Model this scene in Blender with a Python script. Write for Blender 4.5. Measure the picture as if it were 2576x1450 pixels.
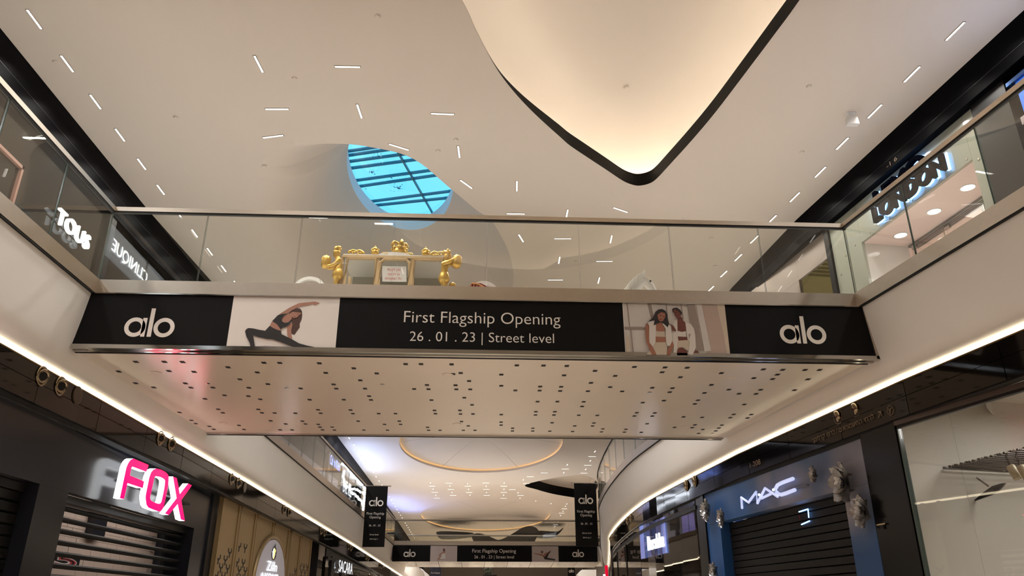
import bpy, bmesh, math, random
from mathutils import Vector, Matrix
from mathutils.geometry import delaunay_2d_cdt
random.seed(7)
for o in list(bpy.data.objects): bpy.data.objects.remove(o)
SC = bpy.context.scene
COL = SC.collection
PI = math.pi

# ---------------------------------------------------------------- camera, world, exposure
cam = bpy.data.cameras.new('camera'); camo = bpy.data.objects.new('camera', cam); COL.objects.link(camo)
camo.location = (0, 0, 1.6)
camo.rotation_euler = (math.radians(112.641), 0, math.radians(-2.820))
cam.sensor_width = 36; cam.lens = 26.972; cam.clip_end = 400; cam.clip_start = .05
SC.camera = camo
w = bpy.data.worlds.new('sky'); SC.world = w; w.use_nodes = True
bg = w.node_tree.nodes['Background']
bg.inputs[0].default_value = (.34, .66, 1.0, 1); bg.inputs[1].default_value = 1.55
SC.view_settings.view_transform = 'Standard'; SC.view_settings.look = 'None'
SC.view_settings.exposure = 0.0; SC.view_settings.gamma = 1; SC.view_settings.use_curve_mapping = False
SC.cycles.use_denoising = True; SC.cycles.use_adaptive_sampling = True; SC.cycles.adaptive_threshold = .02
SC.cycles.max_bounces = 8; SC.cycles.diffuse_bounces = 5; SC.cycles.glossy_bounces = 4; SC.cycles.transparent_max_bounces = 24
SC.cycles.sample_clamp_indirect = 6; SC.cycles.caustics_reflective = False; SC.cycles.caustics_refractive = False
BAR_W = 26.5            # watts of every ceiling downlight
WARM = (1.0, .955, .89)

def lamp(name, loc, energy, sx, sy, col=WARM, spread=128, direction=(0, 0, -1)):
    l = bpy.data.lights.new(name, 'AREA'); l.energy = energy; l.color = col; l.shape = 'RECTANGLE'; l.size = sx; l.size_y = sy
    l.spread = math.radians(spread)
    o = bpy.data.objects.new(name, l); COL.objects.link(o); o.location = loc
    o.rotation_euler = Vector(direction).to_track_quat('-Z', 'Y').to_euler()
    return o

# ---------------------------------------------------------------- helpers
def lin(c):
    return tuple(((v / 255) / 12.92 if v / 255 <= .04045 else ((v / 255 + .055) / 1.055) ** 2.4) for v in c)

def mat(name, rgb, rough=.5, metal=0., spec=.5, var=.06, scale=6., emit=0., ecol=None, coat=0., bump=0.):
    m = bpy.data.materials.new(name); m.use_nodes = True; nt = m.node_tree; p = nt.nodes['Principled BSDF']
    c = lin(rgb)
    tc = nt.nodes.new('ShaderNodeTexCoord'); nz = nt.nodes.new('ShaderNodeTexNoise'); nz.inputs['Scale'].default_value = scale
    nz.inputs['Detail'].default_value = 3
    mx = nt.nodes.new('ShaderNodeMix'); mx.data_type = 'RGBA'
    mx.inputs[6].default_value = (*[v * (1 - var) for v in c], 1); mx.inputs[7].default_value = (*[min(1, v * (1 + var)) for v in c], 1)
    nt.links.new(tc.outputs['Object'], nz.inputs['Vector']); nt.links.new(nz.outputs['Fac'], mx.inputs[0])
    nt.links.new(mx.outputs[2], p.inputs['Base Color'])
    p.inputs['Roughness'].default_value = rough; p.inputs['Metallic'].default_value = metal
    p.inputs['Specular IOR Level'].default_value = spec; p.inputs['Coat Weight'].default_value = coat
    if emit:
        p.inputs['Emission Color'].default_value = (*(lin(ecol) if ecol else c), 1); p.inputs['Emission Strength'].default_value = emit
    if bump:
        b = nt.nodes.new('ShaderNodeBump'); b.inputs['Strength'].default_value = bump; b.inputs['Distance'].default_value = .01
        nt.links.new(nz.outputs['Fac'], b.inputs['Height']); nt.links.new(b.outputs[0], p.inputs['Normal'])
    return m

def glass(name, tint=(.93, .95, .93), ior=1.52, gtint=(1, 1, 1)):
    m = bpy.data.materials.new(name); m.use_nodes = True; nt = m.node_tree; nt.nodes.clear()
    out = nt.nodes.new('ShaderNodeOutputMaterial'); t = nt.nodes.new('ShaderNodeBsdfTransparent'); g = nt.nodes.new('ShaderNodeBsdfGlossy')
    f = nt.nodes.new('ShaderNodeFresnel'); mx = nt.nodes.new('ShaderNodeMixShader')
    t.inputs[0].default_value = (*tint, 1); g.inputs[0].default_value = (*gtint, 1); g.inputs['Roughness'].default_value = 0
    geo = nt.nodes.new('ShaderNodeNewGeometry'); m1 = nt.nodes.new('ShaderNodeMath'); m1.operation = 'MULTIPLY_ADD'; m1.inputs[1].default_value = -2; m1.inputs[2].default_value = 1
    m2 = nt.nodes.new('ShaderNodeMath'); m2.operation = 'POWER'; m2.inputs[0].default_value = ior      # thin sheet: same reflectance from both faces
    nt.links.new(geo.outputs['Backfacing'], m1.inputs[0]); nt.links.new(m1.outputs[0], m2.inputs[1]); nt.links.new(m2.outputs[0], f.inputs[0])
    nt.links.new(f.outputs[0], mx.inputs[0]); nt.links.new(t.outputs[0], mx.inputs[1]); nt.links.new(g.outputs[0], mx.inputs[2])
    nt.links.new(mx.outputs[0], out.inputs[0])
    return m

class MB:
    """collects faces, builds one mesh object"""
    def __init__(s): s.v = []; s.f = []; s.m = []
    def face(s, pts, mi=0):
        i = len(s.v); s.v += [tuple(p) for p in pts]; s.f.append(tuple(range(i, i + len(pts)))); s.m.append(mi)
    def raw(s, v, f, mi=0):
        i = len(s.v); s.v += [tuple(p) for p in v]; s.f += [tuple(a + i for a in q) for q in f]; s.m += [mi] * len(f)
    def hexa(s, p, mi=0):      # 8 points: bottom 4, top 4
        s.raw(p, [(3, 2, 1, 0), (4, 5, 6, 7), (0, 1, 5, 4), (1, 2, 6, 5), (2, 3, 7, 6), (3, 0, 4, 7)], mi)
    def box(s, lo, hi, mi=0):
        a, b = lo, hi
        s.hexa([(a[0], a[1], a[2]), (b[0], a[1], a[2]), (b[0], b[1], a[2]), (a[0], b[1], a[2]),
                (a[0], a[1], b[2]), (b[0], a[1], b[2]), (b[0], b[1], b[2]), (a[0], b[1], b[2])], mi)
    def prism(s, pts, d, mi=0, side=None):   # planar 3D outline extruded by vector d
        n = len(pts); d = Vector(d); q = [Vector(p) for p in pts]; r = [p + d for p in q]
        i = len(s.v); s.v += [tuple(p) for p in q + r]
        s.f.append(tuple(range(i, i + n))); s.m.append(mi)
        s.f.append(tuple(range(i + 2 * n - 1, i + n - 1, -1))); s.m.append(mi)
        for k in range(n):
            s.f.append((i + k, i + (k + 1) % n, i + n + (k + 1) % n, i + n + k)); s.m.append(mi if side is None else side)
    def tube(s, pts, r, n=8, mi=0, closed=False):
        pts = [Vector(p) for p in pts]; k = len(pts); rr = r if isinstance(r, (list, tuple)) else [r] * k
        base = len(s.v)
        for i, p in enumerate(pts):
            a = pts[(i - 1) % k] if closed or i else p; b = pts[(i + 1) % k] if closed or i < k - 1 else p
            t = (b - a).normalized() if (b - a).length else Vector((0, 0, 1))
            u = t.cross(Vector((0, 0, 1))); u = u.normalized() if u.length > .05 else t.cross(Vector((0, 1, 0))).normalized()
            v = t.cross(u)
            for j in range(n):
                c = 2 * PI * j / n; s.v.append(tuple(p + u * (rr[i] * math.cos(c)) + v * (rr[i] * math.sin(c))))
        for i in range(k if closed else k - 1):
            for j in range(n):
                a = base + i * n; b = base + ((i + 1) % k) * n
                s.f.append((a + j, a + (j + 1) % n, b + (j + 1) % n, b + j)); s.m.append(mi)
        if not closed:
            s.f.append(tuple(base + j for j in range(n))[::-1]); s.m.append(mi)
            s.f.append(tuple(base + (k - 1) * n + j for j in range(n))); s.m.append(mi)
    def lathe(s, prof, c=(0, 0, 0), ax=(0, 0, 1), n=24, mi=0, sq=(1, 1)):  # prof: (r, h)
        ax = Vector(ax).normalized(); u = ax.orthogonal().normalized(); v = ax.cross(u); c = Vector(c); b = len(s.v)
        for r, h in prof:
            for j in range(n):
                t = 2 * PI * j / n; s.v.append(tuple(c + ax * h + u * (r * math.cos(t) * sq[0]) + v * (r * math.sin(t) * sq[1])))
        for i in range(len(prof) - 1):
            for j in range(n):
                s.f.append((b + i * n + j, b + i * n + (j + 1) % n, b + (i + 1) * n + (j + 1) % n, b + (i + 1) * n + j)); s.m.append(mi)
        for i in (0, len(prof) - 1):
            if prof[i][0] > 1e-4:
                q = tuple(b + i * n + j for j in range(n)); s.f.append(q[::-1] if i == 0 else q); s.m.append(mi)
    def ball(s, c, r, mi=0, n=12, m=8, sc=(1, 1, 1)):
        s_ = []
        for i in range(m + 1):
            t = PI * i / m
            for j in range(n):
                p = 2 * PI * j / n
                s_.append((c[0] + r * sc[0] * math.sin(t) * math.cos(p), c[1] + r * sc[1] * math.sin(t) * math.sin(p), c[2] + r * sc[2] * math.cos(t)))
        s.raw(s_, [(i * n + j, i * n + (j + 1) % n, (i + 1) * n + (j + 1) % n, (i + 1) * n + j) for i in range(m) for j in range(n)], mi)
    def mesh(s, name, mats, smooth=False, recalc=True):
        me = bpy.data.meshes.new(name); me.from_pydata(s.v, [], s.f)
        for m in (mats if isinstance(mats, (list, tuple)) else [mats]): me.materials.append(m)
        me.polygons.foreach_set('material_index', s.m)
        if smooth: me.polygons.foreach_set('use_smooth', [True] * len(s.f))
        me.update()
        if recalc:
            bm = bmesh.new(); bm.from_mesh(me); bmesh.ops.recalc_face_normals(bm, faces=bm.faces); bm.to_mesh(me); bm.free()
        return me
    def build(s, name, mats, parent=None, smooth=False, recalc=True):
        return link(name, s.mesh(name, mats, smooth, recalc), parent)

def link(name, me, parent=None, loc=None):
    o = bpy.data.objects.new(name, me); COL.objects.link(o)
    if parent:
        o.parent = parent
        o.matrix_parent_inverse = Matrix.Translation(-Vector(parent['o'])) if 'o' in parent.keys() else Matrix()
    if loc: o.location = loc
    return o

def tag(o, label=None, cat=None, group=None, kind=None):
    if label: o['label'] = label
    if cat: o['category'] = cat
    if group: o['group'] = group
    if kind: o['kind'] = kind
    return o

def thing(name, label, cat, loc=(0, 0, 0), group=None, kind=None):
    o = bpy.data.objects.new(name, None); COL.objects.link(o); o.location = loc; o['o'] = list(loc); o.empty_display_size = .1
    return tag(o, label, cat, group, kind)

def empty_struct(name):
    o = bpy.data.objects.new(name, None); COL.objects.link(o); o['o'] = [0, 0, 0]; o['kind'] = 'structure'; return o

def copy_tree(o, loc, label=None):
    c = o.copy(); COL.objects.link(c); c.location = loc
    if 'o' in c.keys(): c['o'] = list(loc)
    if label: c['label'] = label
    for ch in list(o.children):
        k = ch.copy(); COL.objects.link(k); k.parent = c
        for g in list(ch.children):
            d = g.copy(); COL.objects.link(d); d.parent = k
    return c

def text_mesh(s, mats, extrude=0., offset=0., sides=False, spacing=1.):
    cu = bpy.data.curves.new('txt', 'FONT'); cu.body = s; cu.extrude = extrude; cu.offset = offset; cu.size = 1; cu.space_character = spacing
    cu.align_x = 'CENTER'; cu.resolution_u = 4
    ob = bpy.data.objects.new('txt', cu); COL.objects.link(ob); dg = bpy.context.evaluated_depsgraph_get()
    me = bpy.data.meshes.new_from_object(ob.evaluated_get(dg)); bpy.data.objects.remove(ob)
    me.materials.clear()
    for m in mats: me.materials.append(m)
    for p in me.polygons: p.material_index = 1 if (sides and abs(p.normal.z) < .6) else 0
    return me

def text(name, s, mats, center, xdir, wdt, hgt=None, extrude=0., offset=0., sides=False, parent=None, spacing=1., depth=None):
    """lettering fitted into wdt x hgt, centred on center (front face plane), reading along xdir, upright"""
    me = text_mesh(s, mats, extrude, offset, sides, spacing)
    xs = [v.co.x for v in me.vertices]; ys = [v.co.y for v in me.vertices]
    sx = wdt / (max(xs) - min(xs)); sy = hgt / (max(ys) - min(ys)) if hgt else sx
    cx = (max(xs) + min(xs)) / 2; cy = (max(ys) + min(ys)) / 2
    zz = max(v.co.z for v in me.vertices) or 1
    x = Vector(xdir).normalized(); up = Vector((0, 0, 1)); n = x.cross(up)
    for v in me.vertices:
        v.co = Vector(center) + x * ((v.co.x - cx) * sx) + up * ((v.co.y - cy) * sy) + n * (((v.co.z / zz) - 1) * .5 * depth if depth else 0)
    me.update()
    return link(name, me, parent)

def alo_mb(mb, c, h, xdir, mi=0, lift=.002):
    """the a-l-o word mark, x-height h, centred on c"""
    x = Vector(xdir).normalized(); up = Vector((0, 0, 1)); n = x.cross(up); c = Vector(c)
    P = lambda u, v: c + x * ((u - 1.22) * h) + up * ((v - .5) * h) + n * lift
    def ring(cx, r, wd):
        for i in range(28):
            a, b = 2 * PI * i / 28, 2 * PI * (i + 1) / 28; q = r - wd
            mb.face([P(cx + r * math.cos(a), .5 + r * math.sin(a)), P(cx + r * math.cos(b), .5 + r * math.sin(b)),
                     P(cx + q * math.cos(b), .5 + q * math.sin(b)), P(cx + q * math.cos(a), .5 + q * math.sin(a))], mi)
    def bar(a, b, t): mb.face([P(a, 0), P(b, 0), P(b, t), P(a, t)], mi)
    ring(.52, .52, .21); bar(.86, 1.07, 1.0); bar(1.18, 1.39, 1.52); ring(1.96, .52, .21)

def skin(name, verts, edges, m, parent=None, sub=2, root=0):
    me = bpy.data.meshes.new(name); me.from_pydata([v[0] for v in verts], edges, [])
    o = bpy.data.objects.new(name, me); COL.objects.link(o)
    md = o.modifiers.new('s', 'SKIN'); md.use_smooth_shade = True
    for i, v in enumerate(verts):
        r = v[1]; me.skin_vertices[0].data[i].radius = (r, r) if not isinstance(r, tuple) else r
        me.skin_vertices[0].data[i].use_root = (i == root)
    sb = o.modifiers.new('u', 'SUBSURF'); sb.levels = sub; sb.render_levels = sub
    dg = bpy.context.evaluated_depsgraph_get(); r = bpy.data.meshes.new_from_object(o.evaluated_get(dg))
    bpy.data.objects.remove(o); r.materials.clear(); r.materials.append(m)
    for p in r.polygons: p.use_smooth = True
    r.name = name
    return link(name, r, parent)

def spline(pts, n=6, closed=True):
    k = len(pts); out = []
    for i in range(k if closed else k - 1):
        p = [Vector(pts[(i + j) % k] if closed else pts[min(max(i + j, 0), k - 1)]) for j in (-1, 0, 1, 2)]
        for t in range(n):
            u = t / n
            out.append(.5 * ((2 * p[1]) + (p[2] - p[0]) * u + (2 * p[0] - 5 * p[1] + 4 * p[2] - p[3]) * u * u + (3 * p[1] - p[0] - 3 * p[2] + p[3]) * u ** 3))
    if not closed: out.append(Vector(pts[-1]))
    return out

def offset2(loop, d):
    """grow a closed 2D loop outward by d"""
    k = len(loop); area = sum(loop[i].x * loop[(i + 1) % k].y - loop[(i + 1) % k].x * loop[i].y for i in range(k)); s = 1 if area > 0 else -1
    out = []
    for i in range(k):
        t = (loop[(i + 1) % k] - loop[i - 1]).normalized(); out.append(loop[i] + Vector((t.y, -t.x)) * d * s)
    return out

def inside(p, loop):
    r = False; k = len(loop)
    for i in range(k):
        a, b = loop[i], loop[(i + 1) % k]
        if (a[1] > p[1]) != (b[1] > p[1]) and p[0] < (b[0] - a[0]) * (p[1] - a[1]) / (b[1] - a[1]) + a[0]: r = not r
    return r

# floor and galleries fall away gently with distance
def D(y): return .8 * max(0., (y - 14) / 27)
def Dc(y): return .8 * max(0., (y - 24) / 17)

def path_at(path, y):
    for a, b in zip(path, path[1:]):
        if a[1] <= y <= b[1]: return a[0] + (b[0] - a[0]) * (y - a[1]) / (b[1] - a[1])
    return path[-1][0] if y > path[-1][1] else path[0][0]

def clip_path(path, y0, y1):
    return [Vector((path_at(path, y0), y0))] + [Vector(p) for p in path if y0 + .01 < p[1] < y1 - .01] + [Vector((path_at(path, y1), y1))]

def normals(pts, side):
    out = []
    for i in range(len(pts)):
        t = (pts[min(i + 1, len(pts) - 1)] - pts[max(i - 1, 0)]).normalized(); out.append(Vector((t.y, -t.x)) * side)
    return out

def sweep(mb, path, y0, y1, side, prof, mi=0, drop=D, path_full=None):
    """closed profile [(outward offset, z)] along a wall line; side +1 right, -1 left"""
    pts = clip_path(path, y0, y1); nn = normals(pts, side); k = len(prof); b = len(mb.v)
    for p, n in zip(pts, nn):
        for o, z in prof: mb.v.append((p.x + n.x * o, p.y + n.y * o, z - drop(p.y)))
    for i in range(len(pts) - 1):
        for j in range(k):
            mb.f.append((b + i * k + j, b + i * k + (j + 1) % k, b + (i + 1) * k + (j + 1) % k, b + (i + 1) * k + j)); mb.m.append(mi)
    mb.f.append(tuple(b + j for j in range(k))[::-1]); mb.m.append(mi)
    e = b + (len(pts) - 1) * k; mb.f.append(tuple(e + j for j in range(k))); mb.m.append(mi)

def rect(o0, o1, z0, z1): return [(o0, z0), (o1, z0), (o1, z1), (o0, z1)]

class Plane:
    """vertical wall plane through A in direction B-A; d along it, off = out towards the walkway"""
    def __init__(s, A, B, n_sign):
        s.A = Vector((A[0], A[1], 0)); s.u = Vector((B[0] - A[0], B[1] - A[1], 0)).normalized()
        s.n = Vector((s.u.y, -s.u.x, 0)) * n_sign
    def p(s, d, z, off=0.): return s.A + s.u * d + s.n * off + Vector((0, 0, z))
    def at_y(s, y): return (y - s.A.y) / s.u.y
    def box(s, mb, d0, d1, z0, z1, o0, o1, mi=0):
        P = s.p; mb.hexa([P(d0, z0, o0), P(d1, z0, o0), P(d1, z0, o1), P(d0, z0, o1), P(d0, z1, o0), P(d1, z1, o0), P(d1, z1, o1), P(d0, z1, o1)], mi)

# ---------------------------------------------------------------- materials
M_white = mat('white_plaster', (230, 227, 224), .75, var=.02, scale=1.5, spec=.25)
M_ceil = mat('ceiling_plaster', (212, 202, 191), .8, var=.02, scale=.6, spec=.2)
M_floor = mat('stone_floor', (226, 212, 194), .4, var=.05, scale=2)
M_steel = mat('brushed_steel', (192, 182, 170), .32, metal=1, var=.06, scale=14)
M_chrome = mat('polished_chrome', (190, 188, 184), .09, metal=1, var=.02)
M_black = mat('black_lacquer', (3, 3, 5), .5, spec=.03, var=.2)
M_rim = mat('black_rim', (5, 6, 6), .5, var=.2, spec=.1)
M_dark = mat('dark_grey_panel', (34, 35, 42), .2, spec=.5, var=.08)
M_char = mat('charcoal_metal', (26, 25, 25), .4, metal=.3, var=.1)
M_bronze = mat('black_bronze_glass', (14, 11, 8), .06, spec=.5, var=.1)
M_gold_lip = mat('bronze_lip', (150, 118, 72), .35, metal=1, var=.1)
M_banner = mat('black_banner_vinyl', (11, 10, 11), .6, var=.12, scale=20, spec=.15)
M_print_white = mat('printed_white', (226, 220, 214), .6, var=.02)
M_glass = glass('clear_glass', (.95, .955, .93))
M_edge = mat('glass_edge', (78, 92, 88), .15, var=.2)
M_shopglass = glass('shop_glass', (.88, .88, .87), 1.5)
M_darkglass = mat('dark_shop_glass', (20, 20, 20), .05, spec=.6, var=.1)
M_soffit = mat('satin_soffit', (228, 218, 206), .22, spec=.55, var=.02, scale=2)
M_led = mat('cove_led', (255, 236, 200), .5, emit=5.0, ecol=(255, 238, 205))
M_glow = mat('recess_led', (255, 236, 200), .5, emit=18.0, ecol=(255, 248, 232))
M_cell = mat('downlight_cell', (255, 250, 240), .4, emit=3.2, ecol=(255, 248, 238))
M_slot = mat('downlight_housing', (120, 110, 98), .5)
M_hole = mat('slot_black', (6, 6, 6), .7)
M_gold = mat('gilded_plaster', (206, 168, 84), .36, metal=.6, var=.25, scale=18, bump=.3)
M_cream = mat('cream_gilt_frame', (188, 160, 118), .45, var=.1, scale=30)
M_whitegloss = mat('white_lacquer', (226, 224, 220), .35, var=.02)
M_red = mat('red_velvet', (120, 14, 32), .75, var=.3, scale=24)
M_tassel = mat('tassel_thread', (206, 140, 82), .7, var=.2)
M_pink = mat('pink_acrylic', (255, 0, 100), .12, emit=4.0, ecol=(255, 0, 62))
M_letterwhite = mat('lit_white_acrylic', (250, 250, 250), .3, emit=2.6, ecol=(250, 252, 255))
M_signwhite = mat('lit_sign_white', (255, 255, 255), .3, emit=1.5, ecol=(240, 248, 255))
M_halo = mat('blue_halo_led', (190, 220, 255), .4, emit=5.0, ecol=(120, 178, 255))
M_navy = mat('navy_letter_face', (6, 7, 13), .6, spec=0)
# ---------------------------------------------------------------- lines of the building (x, y) in plan
LP = [(-4.78, -12), (-4.78, 10), (-4.64, 17.26), (-4.13, 30.36), (-3.87, 40), (-3.3, 62)]
RP = [(7.6, -12), (6.2, 0), (5.35, 6.4), (5.0, 9.02), (4.55, 14)] + [tuple(round(c, 3) for c in v) for v in spline([(4.55, 14), (4.2, 17.5), (4.02, 20.2), (4.1, 23.8), (4.38, 27.3), (4.78, 29.8), (5.3, 33), (6.4, 40)], 4, False)[1:]] + [(9, 52), (11, 62)]
UL = [(-7.1, -12), (-7.1, 15), (-6.95, 19), (-6.72, 26), (-6.36, 35.4), (-5.96, 48), (-5.3, 90)]
UR = [(10.2, -12), (7.72, 8.4), (7.0, 14.7), (6.8, 18.6), (6.9, 25), (7.6, 33), (9.0, 41), (10.5, 54), (12, 90)]
SL = [(-8.5, -12), (-8.5, 90)]

# floor
mb = MB()
for a, b in ((-12, 14), (14, 64), (64, 92)):
    mb.face([(-14, a, -D(a)), (15, a, -D(a)), (15, b, -D(b)), (-14, b, -D(b))])
fl = mb.build('floor', M_floor, recalc=False); tag(fl, kind='structure')

# gallery faces (white curved bands) with their floor slabs
FAS = [(0, 5.22), (.015, 5.1), (.04, 4.9), (.075, 4.66), (.10, 4.50), (.115, 4.43), (.137, 4.375), (.168, 4.335), (.205, 4.31), (.25, 4.295), (.33, 4.285)]
SLAB = [(.33, 4.285), (.36, 4.285), (.36, 4.55), (3.6, 4.55), (3.6, 5.28), (.02, 5.28), (.004, 5.22), (.2, 4.5)]
def open_sweep(mb, path, y0, y1, side, prof):
    pts = clip_path(path, y0, y1); nn = normals(pts, side); k = len(prof); b = len(mb.v)
    for p, n in zip(pts, nn):
        for o, z in prof: mb.v.append((p.x + n.x * o, p.y + n.y * o, z - D(p.y)))
    for i in range(len(pts) - 1):
        for j in range(k - 1): mb.f.append((b + i * k + j, b + i * k + j + 1, b + (i + 1) * k + j + 1, b + (i + 1) * k + j)); mb.m.append(0)
mb = MB(); open_sweep(mb, LP, -12, 62, -1, FAS); wl = tag(mb.build('wall_left', M_white, smooth=True), kind='structure'); wl['o'] = [0, 0, 0]
mb = MB(); sweep(mb, LP, -12, 62, -1, SLAB); mb.build('floor_slab', M_white, wl)
mb = MB(); open_sweep(mb, RP, -12, 62, 1, FAS); wr = tag(mb.build('wall_right', M_white, smooth=True), kind='structure')
mb = MB(); sweep(mb, RP, -12, 62, 1, SLAB); mb.build('floor_slab', M_white, wr)

# black glass bulkhead strips under the cove, in single panels
def bulkhead(path, side, y0, y1, parent, n0):
    y = y0
    while y < y1:
        L = 1.55 if y < 20 else 3.1
        e = min(y + L, y1)
        for z0, z1, o in ((4.035, 4.215, .335), (3.80, 4.028, .335)):
            mb = MB(); sweep(mb, path, y + .006, e - .006, side, rect(o, o + .03, z0, z1)); mb.build('bulkhead_panel', M_bronze, parent)
        y = e
bulkhead(LP, -1, -3.4, 42, wl, 0); bulkhead(RP, 1, -3.4, 42, wr, 0)
# backing of the bulkhead and ceiling of the shops
for path, side, par in ((LP, -1, wl), (RP, 1, wr)):
    mb = MB(); sweep(mb, path, -12, 62, side, rect(.37, .5, 3.79, 4.55)); mb.build('bulkhead_backing', M_char, par)
    mb = MB(); sweep(mb, path, -12, 62, side, rect(.325, .345, 4.218, 4.232)); mb.build('cove_lip', M_gold_lip, par)
# continuous cove lights
for path, side, nm, lb in ((LP, -1, 'cove_light', 'warm white cove light line along the white gallery band above the pink letters'),
                           (RP, 1, 'cove_light', 'warm white cove light line under the curved gallery band above the blue shopfront')):
    mb = MB(); sweep(mb, path, -12, 62, side, rect(.322, .34, 4.236, 4.287)); tag(mb.build(nm, M_led), lb, 'light')

# upper floor walls: black bulkhead band, wall behind the shopfronts
mb = MB(); sweep(mb, UL, -12, 90, -1, rect(0, .25, 8.66, 9.75), drop=Dc); wul = tag(mb.build('wall_upper_left', M_black), kind='structure')
mb = MB(); sweep(mb, UL, -12, 90, -1, rect(1.6, 1.8, 4.4, 9.75), drop=Dc); mb.build('back_wall', mat('dark_wall', (30, 27, 25), .5), wul)
mb = MB(); sweep(mb, UL, -12, 90, -1, rect(-.004, 0, 9.06, 9.066), drop=Dc); mb.build('joint_strip', M_char, wul)
mb = MB(); sweep(mb, UR, -12, 90, 1, rect(0, .15, 8.87, 9.75), drop=Dc); wur = tag(mb.build('wall_upper_right', M_black), kind='structure')
mb = MB(); sweep(mb, UR, -12, 90, 1, rect(-.004, 0, 9.06, 9.066), drop=Dc); mb.build('joint_strip', M_char, wur)
mb = MB(); sweep(mb, UR, 20, 90, 1, rect(.3, .5, 4.4, 9.75), drop=Dc); mb.build('back_wall', mat('grey_wall', (120, 112, 108), .5), wur)
# ends and outer shell of the mall
mb = MB(); mb.box((-14, -12.2, -.2), (15, -12, 12)); tag(mb.build('wall_back', mat('beige_wall', (150, 138, 124), .7)), kind='structure')
mb = MB(); mb.box((-14, 90, -4), (15, 90.2, 12)); tag(mb.build('wall_front', mat('far_wall', (188, 178, 168), .7)), kind='structure')
mb = MB(); mb.box((-14.2, -12, -4), (-14, 92, 12)); tag(mb.build('wall_outer_left', M_char), kind='structure')
mb = MB(); mb.box((15, -12, -4), (15.2, 92, 12)); tag(mb.build('wall_outer_right', M_char), kind='structure')

# ---------------------------------------------------------------- ceiling with its recesses
TEAR = spline([(-0.291, 8.428, 9.5), (-0.092, 9.014, 9.5), (0.167, 9.707, 9.5), (0.364, 10.137, 9.5), (0.614, 10.574, 9.5), (0.876, 10.972, 9.5), (1.149, 11.346, 9.5), (1.461, 11.752, 9.5), (1.667, 12.015, 9.5), (2.064, 12.417, 9.5), (2.491, 12.841, 9.5), (2.865, 13.215, 9.5), (3.078, 13.361, 9.5), (3.24, 13.4, 9.5), (3.416, 13.313, 9.5), (3.527, 13.121, 9.5), (3.656, 12.623, 9.5), (3.869, 11.737, 9.5), (4.047, 10.873, 9.5), (4.22, 9.788, 9.5), (4.366, 8.828, 9.5), (4.449, 8.226, 9.5)] + [(4.64, 6.4, 9.5), (4.6, 4.6, 9.5), (4.2, 2.8, 9.5), (3.0, 1.2, 9.5), (1.2, .6, 9.5), (-.8, 1.2, 9.5), (-1.9, 3.0, 9.5), (-1.6, 5.0, 9.5), (-.93, 6.95, 9.5)], 4)
OCU = spline([(-3.318, 12.247, 9.5), (-2.614, 12.173, 9.5), (-2.041, 12.251, 9.5), (-1.259, 12.622, 9.5), (-0.529, 13.795, 9.5), (-0.034, 14.624, 9.5), (0.323, 15.161, 9.5), (0.809, 17.026, 9.5), (0.939, 19.056, 9.5)] + [(.6, 20.6, 9.5), (-.3, 22.2, 9.5), (-1.9, 23.0, 9.5), (-3.3, 22.3, 9.5), (-4.4, 20.4, 9.5)] + [(-5.012, 17.908, 9.5), (-5.067, 16.537, 9.5), (-4.962, 14.689, 9.5), (-4.359, 13.208, 9.5), (-3.858, 12.543, 9.5)], 6)
def ell(cx, cy, rx, ry, n=72, rot=0.):
    return [Vector((cx + rx * math.cos(2 * PI * i / n + rot), cy + ry * math.sin(2 * PI * i / n + rot), 9.5)) for i in range(n)]
DOME1 = ell(.35, 37.6, 3.95, 6.0); DOME2 = ell(.95, 59.5, 4.8, 7.6)
TEAR2 = spline([(3.091, 47.162, 8.41), (3.907, 48.389, 8.352), (5.031, 49.805, 8.286), (6.496, 51.006, 8.229)] + [(7.4, 51.6, 9), (7.6, 48.5, 9), (7.3, 46.0, 9)] + [(6.251, 44.148, 8.552), (5.202, 44.517, 8.534), (3.93, 45.699, 8.479)], 5)
holes = [[Vector((p.x, p.y)) for p in h] for h in (TEAR, OCU, DOME1, DOME2, TEAR2)]
ys = [-12, 0, 8.4, 14.7, 18.6, 24, 30, 36, 42, 48, 54, 62, 70, 80, 90]
outer = [Vector((path_at(UL, y) - .1, y)) for y in ys] + [Vector((path_at(UR, y) + .1, y)) for y in reversed(ys)]
pv = []; pe = []
for loop in [outer] + holes:
    b = len(pv); pv += loop; pe += [(b + i, b + (i + 1) % len(loop)) for i in range(len(loop))]
b = len(pv); pv += [Vector((path_at(UL, 24) - .1, 24)), Vector((path_at(UR, 24) + .1, 24))]; pe.append((b, b + 1))
rv, re_, rf, *_ = delaunay_2d_cdt(pv, pe, [], 1, 1e-5)
rf = [f for f in rf if not any(inside(sum((rv[i] for i in f), Vector((0, 0))) / len(f), h) for h in holes)
      and inside(sum((rv[i] for i in f), Vector((0, 0))) / len(f), outer)]
mb = MB(); mb.raw([(v.x, v.y, 9.5 - Dc(v.y)) for v in rv], rf)
ceil = tag(mb.build('ceiling', M_ceil), kind='structure')

def loopz(loop, h, hs=None): return [Vector((p.x, p.y, 9.5 - Dc(p.y) + h + (hs[i] if hs else 0))) for i, p in enumerate(loop)]
def band(mb, a, b, mi=0):
    k = len(a)
    mb.raw(list(a) + list(b), [(i, (i + 1) % k, k + (i + 1) % k, k + i) for i in range(k)], mi)

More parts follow.
